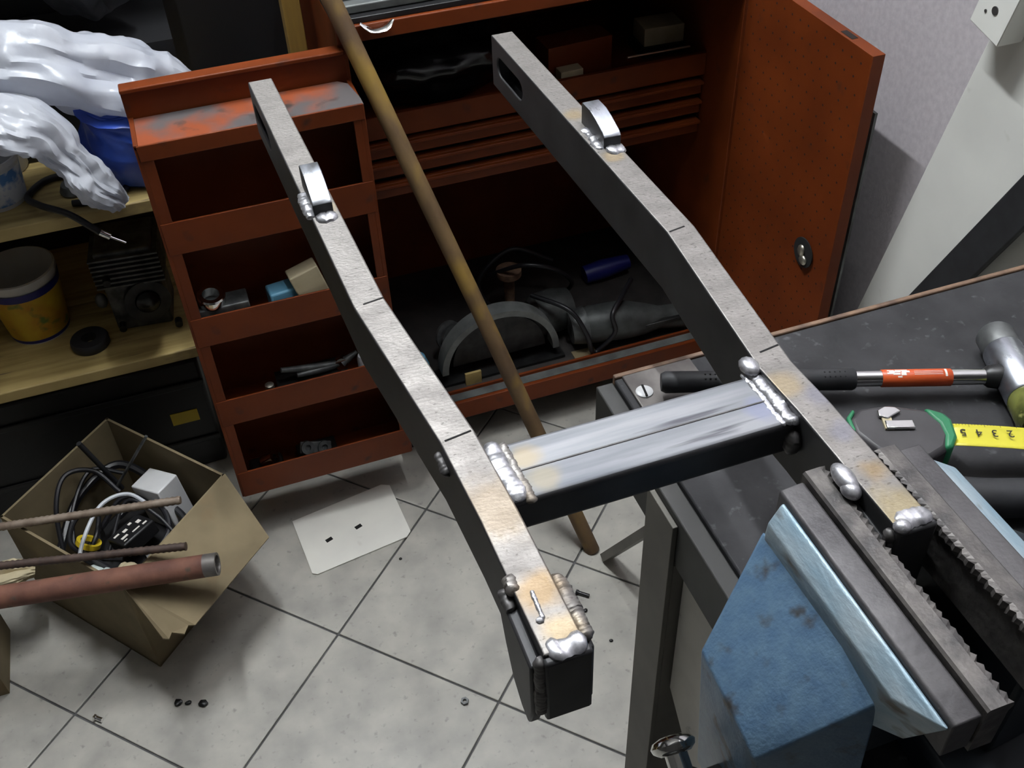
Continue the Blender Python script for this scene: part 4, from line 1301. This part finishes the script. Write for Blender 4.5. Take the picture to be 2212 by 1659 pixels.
cable_specs = [
    ('black cable looping up the left side of the box', [(-0.36, 1.20, 0.10), (-0.352, 1.25, 0.16), (-0.33, 1.29, 0.185), (-0.29, 1.30, 0.17), (-0.26, 1.27, 0.14)], 0.004, 'cable'),
    ('second black cable crossing behind the rebar in the box', [(-0.345, 1.22, 0.10), (-0.335, 1.27, 0.13), (-0.30, 1.325, 0.15), (-0.25, 1.31, 0.14)], 0.0035, 'cable'),
    ('grey white cable arching over the box contents', [(-0.335, 1.125, 0.13), (-0.318, 1.175, 0.15), (-0.285, 1.225, 0.165), (-0.245, 1.24, 0.16), (-0.215, 1.22, 0.14)], 0.0032, 'cable_white'),
    ('black cable curled around the power brick', [(-0.30, 1.23, 0.11), (-0.255, 1.255, 0.14), (-0.205, 1.225, 0.135), (-0.195, 1.18, 0.125), (-0.215, 1.145, 0.12)], 0.0045, 'cable'),
    ('thin black cable beside the upright adaptor', [(-0.29, 1.18, 0.11), (-0.25, 1.235, 0.15), (-0.21, 1.20, 0.14), (-0.185, 1.16, 0.12)], 0.003, 'cable'),
    ('thick black hose curving along the box back wall', [(-0.37, 1.22, 0.09), (-0.33, 1.30, 0.12), (-0.265, 1.345, 0.13), (-0.21, 1.30, 0.12), (-0.165, 1.24, 0.10)], 0.007, 'cable'),
    ('black cable knotted under the white cable', [(-0.34, 1.17, 0.10), (-0.305, 1.20, 0.125), (-0.30, 1.25, 0.13), (-0.335, 1.255, 0.12), (-0.345, 1.21, 0.115), (-0.31, 1.165, 0.12), (-0.27, 1.15, 0.115)], 0.004, 'cable'),
    ('black cable bundle in front of the upright adaptor', [(-0.27, 1.235, 0.12), (-0.225, 1.262, 0.125), (-0.185, 1.225, 0.12), (-0.17, 1.185, 0.115), (-0.20, 1.15, 0.115), (-0.235, 1.135, 0.12)], 0.0055, 'cable'),
    ('black lead lying along the flap hinge of the box', [(-0.16, 1.20, 0.11), (-0.175, 1.165, 0.12), (-0.205, 1.125, 0.12), (-0.24, 1.085, 0.115), (-0.285, 1.095, 0.11)], 0.006, 'cable'),
    ('black cable at the front of the box by the rusty pipe', [(-0.36, 1.18, 0.11), (-0.32, 1.16, 0.13), (-0.28, 1.125, 0.12), (-0.24, 1.11, 0.12), (-0.21, 1.10, 0.11)], 0.005, 'cable')]
for lab, pts, r, mt in cable_specs:
    tag(tube('cable', pts, r, M[mt], None, seg=8, smooth_path=True), lab, 'cable')
o = tube('black_rod', [(-0.2921, 1.2936, 0.240), (-0.2668, 1.3061, 0.130), (-0.262, 1.308, 0.11)], 0.0042, M['rubber'], None, seg=12)
tag(o, 'stiff black rod sticking up out of the box', 'rod')
o = tube('grey_rod', [(-0.1925, 1.2771, 0.235), (-0.2628, 1.2991, 0.130), (-0.272, 1.302, 0.115)], 0.0024, M['alu'], None, seg=10)
tag(o, 'thin grey rod leaning against the box back edge', 'rod')
o = lathe('yellow_ring', [(0.013, -0.004), (0.019, -0.004), (0.019, 0.004), (0.013, 0.004)], (-0.318, 1.200, 0.118), (0.5, 0.3, 0.8), M['yellow'], None, seg=24, close=True)
tag(o, 'yellow plastic ring among the cables in the box', 'ring')
o = blob('cream_lump', [((-0.260, 1.118, 0.125), (0.014, 0.011, 0.010)), ((-0.268, 1.122, 0.122), (0.010, 0.012, 0.011))], M['beige'], None, nz=0.003)
tag(o, 'cream plastic plug by the front edge of the box', 'plug')
o = blob('clear_scrap', [((-0.315, 1.135, 0.12), (0.022, 0.014, 0.010)), ((-0.295, 1.125, 0.118), (0.016, 0.010, 0.012))], M['glass'], None, nz=0.006, nscale=90)
tag(o, 'crumpled clear plastic wrapper in the box', 'wrapper')
o = sack('cream_cloth', [(-0.50, 1.155, 0.14), (-0.45, 1.155, 0.145), (-0.42, 1.16, 0.140), (-0.395, 1.162, 0.130)], [0.012, 0.020, 0.016, 0.004], M['beige'], seed=4, squash=0.5)
tag(o, 'crumpled cream cloth at the left edge of the box', 'cloth')


def rebar(name, p0, p1, r, mat, label):
    p0, p1 = Vector(p0), Vector(p1)
    n = int((p1 - p0).length / 0.004)
    pts = [p0.lerp(p1, i / n) for i in range(n + 1)]
    rr = [r * (1.13 if i % 2 else 0.95) for i in range(n + 1)]
    o = tube(name, pts, rr, mat, None, seg=10)
    return tag(o, label, 'rebar')


rebar('rebar', (-1.05, 1.3335, 0.1738), (-0.1583, 1.1349, 0.222), 0.0060, M['rebar_grey'], 'pale grey ribbed rebar lying across the cardboard box')
rebar('rebar', (-1.05, 1.2971, 0.1734), (-0.1605, 1.0428, 0.222), 0.0056, M['rebar_dark'], 'dark brown ribbed rebar between the grey rebar and the rusty pipe')
pp = thing('rusty_pipe', (-0.6, 1.04, 0.13), 'thick red-brown rusty pipe resting on the front edge of the box', 'pipe')
p0, p1 = Vector((-1.0500, 1.1998, 0.1707)), Vector((-0.1221, 0.9915, 0.2260))
pd = (p1 - p0).normalized()
V, Fc = sweepv([p0, p0.lerp(p1, 0.5), p1 - pd * 0.018], 0.0162, 20)
mk('body', V, Fc, M['rust_red'], pp, smooth=True)
lathe('cut_end', [(0.0125, 0.0), (0.0162, 0.0), (0.0162, 0.018), (0.0125, 0.018)], p1 - pd * 0.018, pd, M['plate'], pp, seg=24, close=True)
blob('burr', [(p1 + Vector((-0.006, -0.006, 0.009)), (0.004, 0.003, 0.003))], M['white_plastic'], pp)
o = box('pine_block', -1.06, -0.99, 1.25, 1.36, 0.0, 0.1675, M['wood'], None, bevel=0.002)
tag(o, 'pine block propping the far ends of both rebars', 'block')
o = box('pine_offcut', -1.06, -0.99, 1.13, 1.24, 0.0, 0.1542, M['wood'], None, bevel=0.002)
tag(o, 'pine offcut propping the far end of the rusty pipe', 'block')
bx2 = thing('spare_carton', (-0.59, 1.1, 0), 'brown carton corner at the left edge beside the large box', 'box')
for (xa, xb, ya, yb) in ((-0.70, -0.474, 1.055, 1.059), (-0.478, -0.474, 1.059, 1.17), (-0.70, -0.474, 1.17, 1.174), (-0.70, -0.696, 1.059, 1.17)):
    box('side_wall', xa, xb, ya, yb, 0.0, 0.09, M['card'], bx2)

# ------------------------------------------------------------------ sheet on the floor
sh = thing('white_sheet', (0.08, 1.18, 0), 'white card sheet with two dark holes lying on the tiles', 'sheet')
P = [(-0.012, 1.232), (0.152, 1.259), (0.166, 1.252), (0.173, 1.138), (0.164, 1.128), (0.006, 1.105), (-0.002, 1.110)]
prism('card', P, 'z', 0.0006, 0.0028, M['paper'], sh)
for (x, y) in ((0.039, 1.169), (0.092, 1.179)):
    obox('dark_hole', (x, y, 0.0030), (0.012, 0.007, 0.0006), radians(20), M['kerf'], sh)

# ------------------------------------------------------------------ swarf and bolts on the floor
def bolt(p, ang, L, r, mat, label):
    t = thing('bolt', (p[0], p[1], 0), label, 'bolt')
    d = Vector((cos(ang), sin(ang), 0))
    c = Vector((p[0], p[1], r))
    lathe('shank', [(0.0, 0), (r, 0), (r, L), (0.0, L)], c - d * L / 2, d, mat, t, seg=12)
    lathe('hex_head', [(0.0, 0), (r * 1.5, 0), (r * 1.5, r), (0.0, r)], c - d * (L / 2), d, mat, t, seg=6)


bolt((0.3955, 0.9135), radians(-42), 0.022, 0.0032, M['black'], 'black steel bolt on the tiles left of the bench leg')
o = lathe('steel_nut', [(0.003, 0), (0.0062, 0), (0.0062, 0.005), (0.003, 0.005)], (0.162, 0.799, 0.0), (0, 0, 1), M['alu'], None, seg=6, close=True)
tag(o, 'small steel nut on the tile by the arm end', 'nut')
bolt((-0.349, 0.961), radians(-40), 0.014, 0.0036, M['chrome'], 'shiny silver bolt on the grout line by the cardboard box')
lumps = [((-0.236, 0.947), 0.0065, 'first dark slag lump on the tile below the box'), ((-0.201, 0.932), 0.0070, 'larger dark slag lump right of the first one'),
         ((-0.222, 0.942), 0.0045, 'tiny slag crumb between the two dark lumps'), ((0.388, 0.884), 0.0040, 'dark crumb below the black bolt'),
         ((0.404, 0.819), 0.0032, 'tiny dark crumb near the bench leg'), ((0.142, 1.088), 0.0030, 'tiny dark crumb below the white sheet')]
for (p, r, lab) in lumps:
    o = blob('slag_lump', [((p[0], p[1], r * 0.45), (r, r * 0.8, r * 0.5))], M['dark_steel'], None, nz=r * 0.3, nscale=200)
    tag(o, lab, 'slag')

# ------------------------------------------------------------------ right wall clutter
Rb = Matrix.Rotation(radians(12.9), 3, 'X')
wb_c = Vector((0.8865, 0.0, 0.0))
eu, ed = Vector((0, -0.2232, 0.9748)), Vector((0, -0.9748, -0.2232))
pA = Vector((0.8800, 0.908, 0.799))
cor = [pA - eu * 0.70, pA + eu * 0.45, pA + eu * 0.45 + ed * 0.36, pA - eu * 0.70 + ed * 0.36]
V = [tuple(c) for c in cor] + [tuple(c + Vector((0.014, 0, 0))) for c in cor]
wbd = mk('white_board', V, [(0, 1, 2, 3), (7, 6, 5, 4), (0, 4, 5, 1), (1, 5, 6, 2), (2, 6, 7, 3), (3, 7, 4, 0)], M['board'], None, bevel=0.001)
tag(wbd, 'tall white painted board leaning askew on the right wall', 'board')
bt = thing('white_batten', (0.86, 0.88, 0.85), 'short white batten with a bolt hole fixed to the leaning board', 'batten')
q0 = Vector((0.846, 0.9010, 0.868))
cor = [q0, q0 + eu * 0.30, q0 + eu * 0.30 + ed * 0.052, q0 + ed * 0.052]
V = [tuple(c) for c in cor] + [tuple(c + Vector((0.033, 0, 0))) for c in cor]
mk('strip', V, [(0, 1, 2, 3), (7, 6, 5, 4), (0, 4, 5, 1), (1, 5, 6, 2), (2, 6, 7, 3), (3, 7, 4, 0)], M['board'], bt, bevel=0.001)
for k, r in ((0.030, 0.0048), (0.022, 0.0018)):
    lathe('bolt_hole', [(0.0, 0), (r, 0), (r, 0.0008), (0.0, 0.0010)], q0 + eu * k + ed * (0.028 if r > 0.003 else 0.016), (-1, 0, 0), M['plate_dark'], bt, seg=16)
bar = thing('black_bar', (0.84, 0.98, 0.0), 'flat black steel bar leaning against the white board behind the bench', 'bar')
b0_, b1_ = Vector((0.846, 1.075, 0.012)), Vector((0.862, 0.600, 1.050))
V = []
dv = (b1_ - b0_).normalized()
nn = Vector((1, 0, 0))
mm = dv.cross(nn).normalized()
for p in (b0_, b1_):
    for a, b in ((-1, -1), (1, -1), (1, 1), (-1, 1)):
        V.append(p + mm * 0.0230 * a + nn * 0.005 * b)
mk('flat', V, BF[:1] + [(4, 5, 6, 7), (0, 1, 5, 4), (1, 2, 6, 5), (2, 3, 7, 6), (3, 0, 4, 7)], M['rubber'], bar, bevel=0.002)
o = tube('wall_cable', [(0.8650, 0.905, 0.44), (0.8650, 0.855, 0.535), (0.8650, 0.805, 0.650), (0.8660, 0.760, 0.760), (0.8660, 0.70, 0.92)], 0.0048, M['cable'], None, seg=10, smooth_path=True)
tag(o, 'thin black cable running beside the leaning black bar', 'cable')
